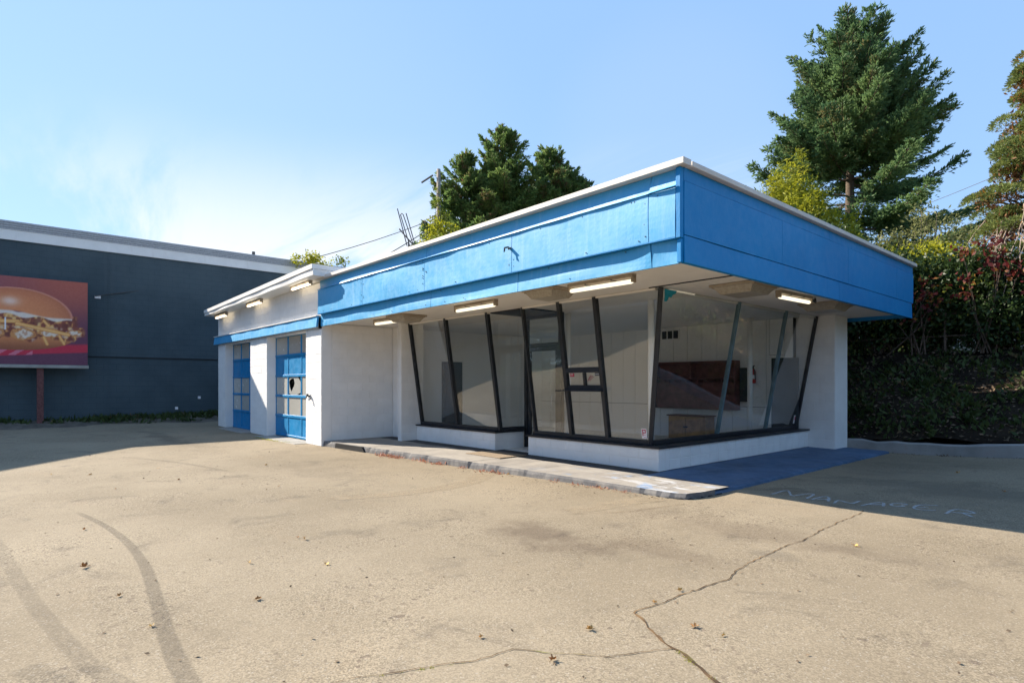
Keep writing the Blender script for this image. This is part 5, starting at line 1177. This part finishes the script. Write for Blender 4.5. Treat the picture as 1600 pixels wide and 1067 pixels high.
def ap(u, z, w=0): return A0 + cam_r * u + Vector((0, 0, z)) + Vector((-.75, .66, 0)) * w
MB().tube([ap(0, 3.9), ap(0, 6.12)], .022, 8).build('mast', M['darkmetal'], an)
MB().tube([ap(-.27, 6.45, -.2), ap(.12, 6.02, .2)], .022, 7).build('boom', M['darkmetal'], an)
for a, c in (((-.36, 7.15), (-.05, 5.95)), ((-.08, 7.0), (.36, 5.45))): MB().tube([ap(*a), ap(*c)], .018, 6).build('element', M['darkmetal'], an)
MB().tube([ap(-.26, 6.95), ap(-.22, 7.0), ap(-.17, 6.95), ap(.22, 5.78), ap(.20, 5.68), ap(.12, 5.68), ap(-.26, 6.95)], .017, 6).build('folded_dipole', M['darkmetal'], an)
MB().tube([(-9.45, 28.7, 17.0), (-9.46, 28.69, 17.3), (-9.62, 28.58, 17.62)], [.03, .018, .008], 5).build('leader_twig', M['bark'], next(o for o in COL.objects if o.name == 'spruce_tree'))
bd = thing('bird', (-9.62, 28.57, 17.6), "small black bird perched at the very top of the spruce", 'bird')
MB().tube([(-9.70, 28.52, 18.02), (-9.67, 28.54, 17.98), (-9.64, 28.56, 17.90), (-9.62, 28.57, 17.78), (-9.60, 28.59, 17.64), (-9.57, 28.61, 17.46)], [.01, .05, .07, .085, .05, .02], 8).build('body', M['rubber'], bd, smooth=True)
# pale house beyond the hedge
hs = thing('house', (-3.5, 33, 2.2), "pale house wall glimpsed through the hedge", 'house')
MB().box((-9.5, 31, 2.2), (3.5, 38, 4.9)).build('wall', paint('pale_house_wall', (0.55, 0.50, 0.44), .8), hs)
MB().add([(-9.9, 30.6, 4.9), (3.9, 30.6, 4.9), (3.9, 38.4, 4.9), (-9.9, 38.4, 4.9), (-9.9, 34.5, 6.2), (3.9, 34.5, 6.2)], [(0, 1, 5, 4), (2, 3, 4, 5), (0, 4, 3), (1, 2, 5), (3, 2, 1, 0)]).build('roof', M['pole'], hs)
for x in (-7.5, -4.0, -.5): 
    w_ = MB().box((x, 30.93, 3.0), (x + 1.3, 31.02, 4.3)).build('window', M['white_trim'], hs); MB().box((x + .08, 30.915, 3.08), (x + 1.22, 30.928, 4.22)).build('pane', M['dark'], w_)
# across the street (seen only mirrored in the glass)
for x0_, w_, h_, c_, lb in ((-40, 16, 6.0, (0.55, 0.50, 0.42), "beige flat roofed shop across the street, mirrored in the glass"), (-20, 14, 5.0, (0.50, 0.47, 0.42), "pale low shop across the street opposite the station"), (-2, 18, 7.0, (0.40, 0.33, 0.27), "brown two storey block across the street")):
    t = thing('shop_building', (x0_, -32, 0), lb, 'building')
    MB().box((x0_, -40, 0), (x0_ + w_, -30, h_)).build('wall', paint('shop_wall', c_, .8), t)
    MB().box((x0_ - .1, -40.1, h_), (x0_ + w_ + .1, -29.9, h_ + .3)).build('parapet', M['white_trim'], t)
    for k in range(int(w_ / 3.4)):
        for z in ([1.0] if h_ < 6.5 else [.9, 4.0]):
            f_ = MB().box((x0_ + .8 + k * 3.3, -30.0, z), (x0_ + 3.2 + k * 3.3, -29.94, z + 1.9)).build('window', M['white_trim'], t); MB().box((x0_ + .9 + k * 3.3, -29.939, z + .1), (x0_ + 3.1 + k * 3.3, -29.93, z + 1.8)).build('pane', M['dark'], f_)
print('needle blades', cnt, 'polys', sum(len(o.data.polygons) for o in COL.objects if o.type == 'MESH'))
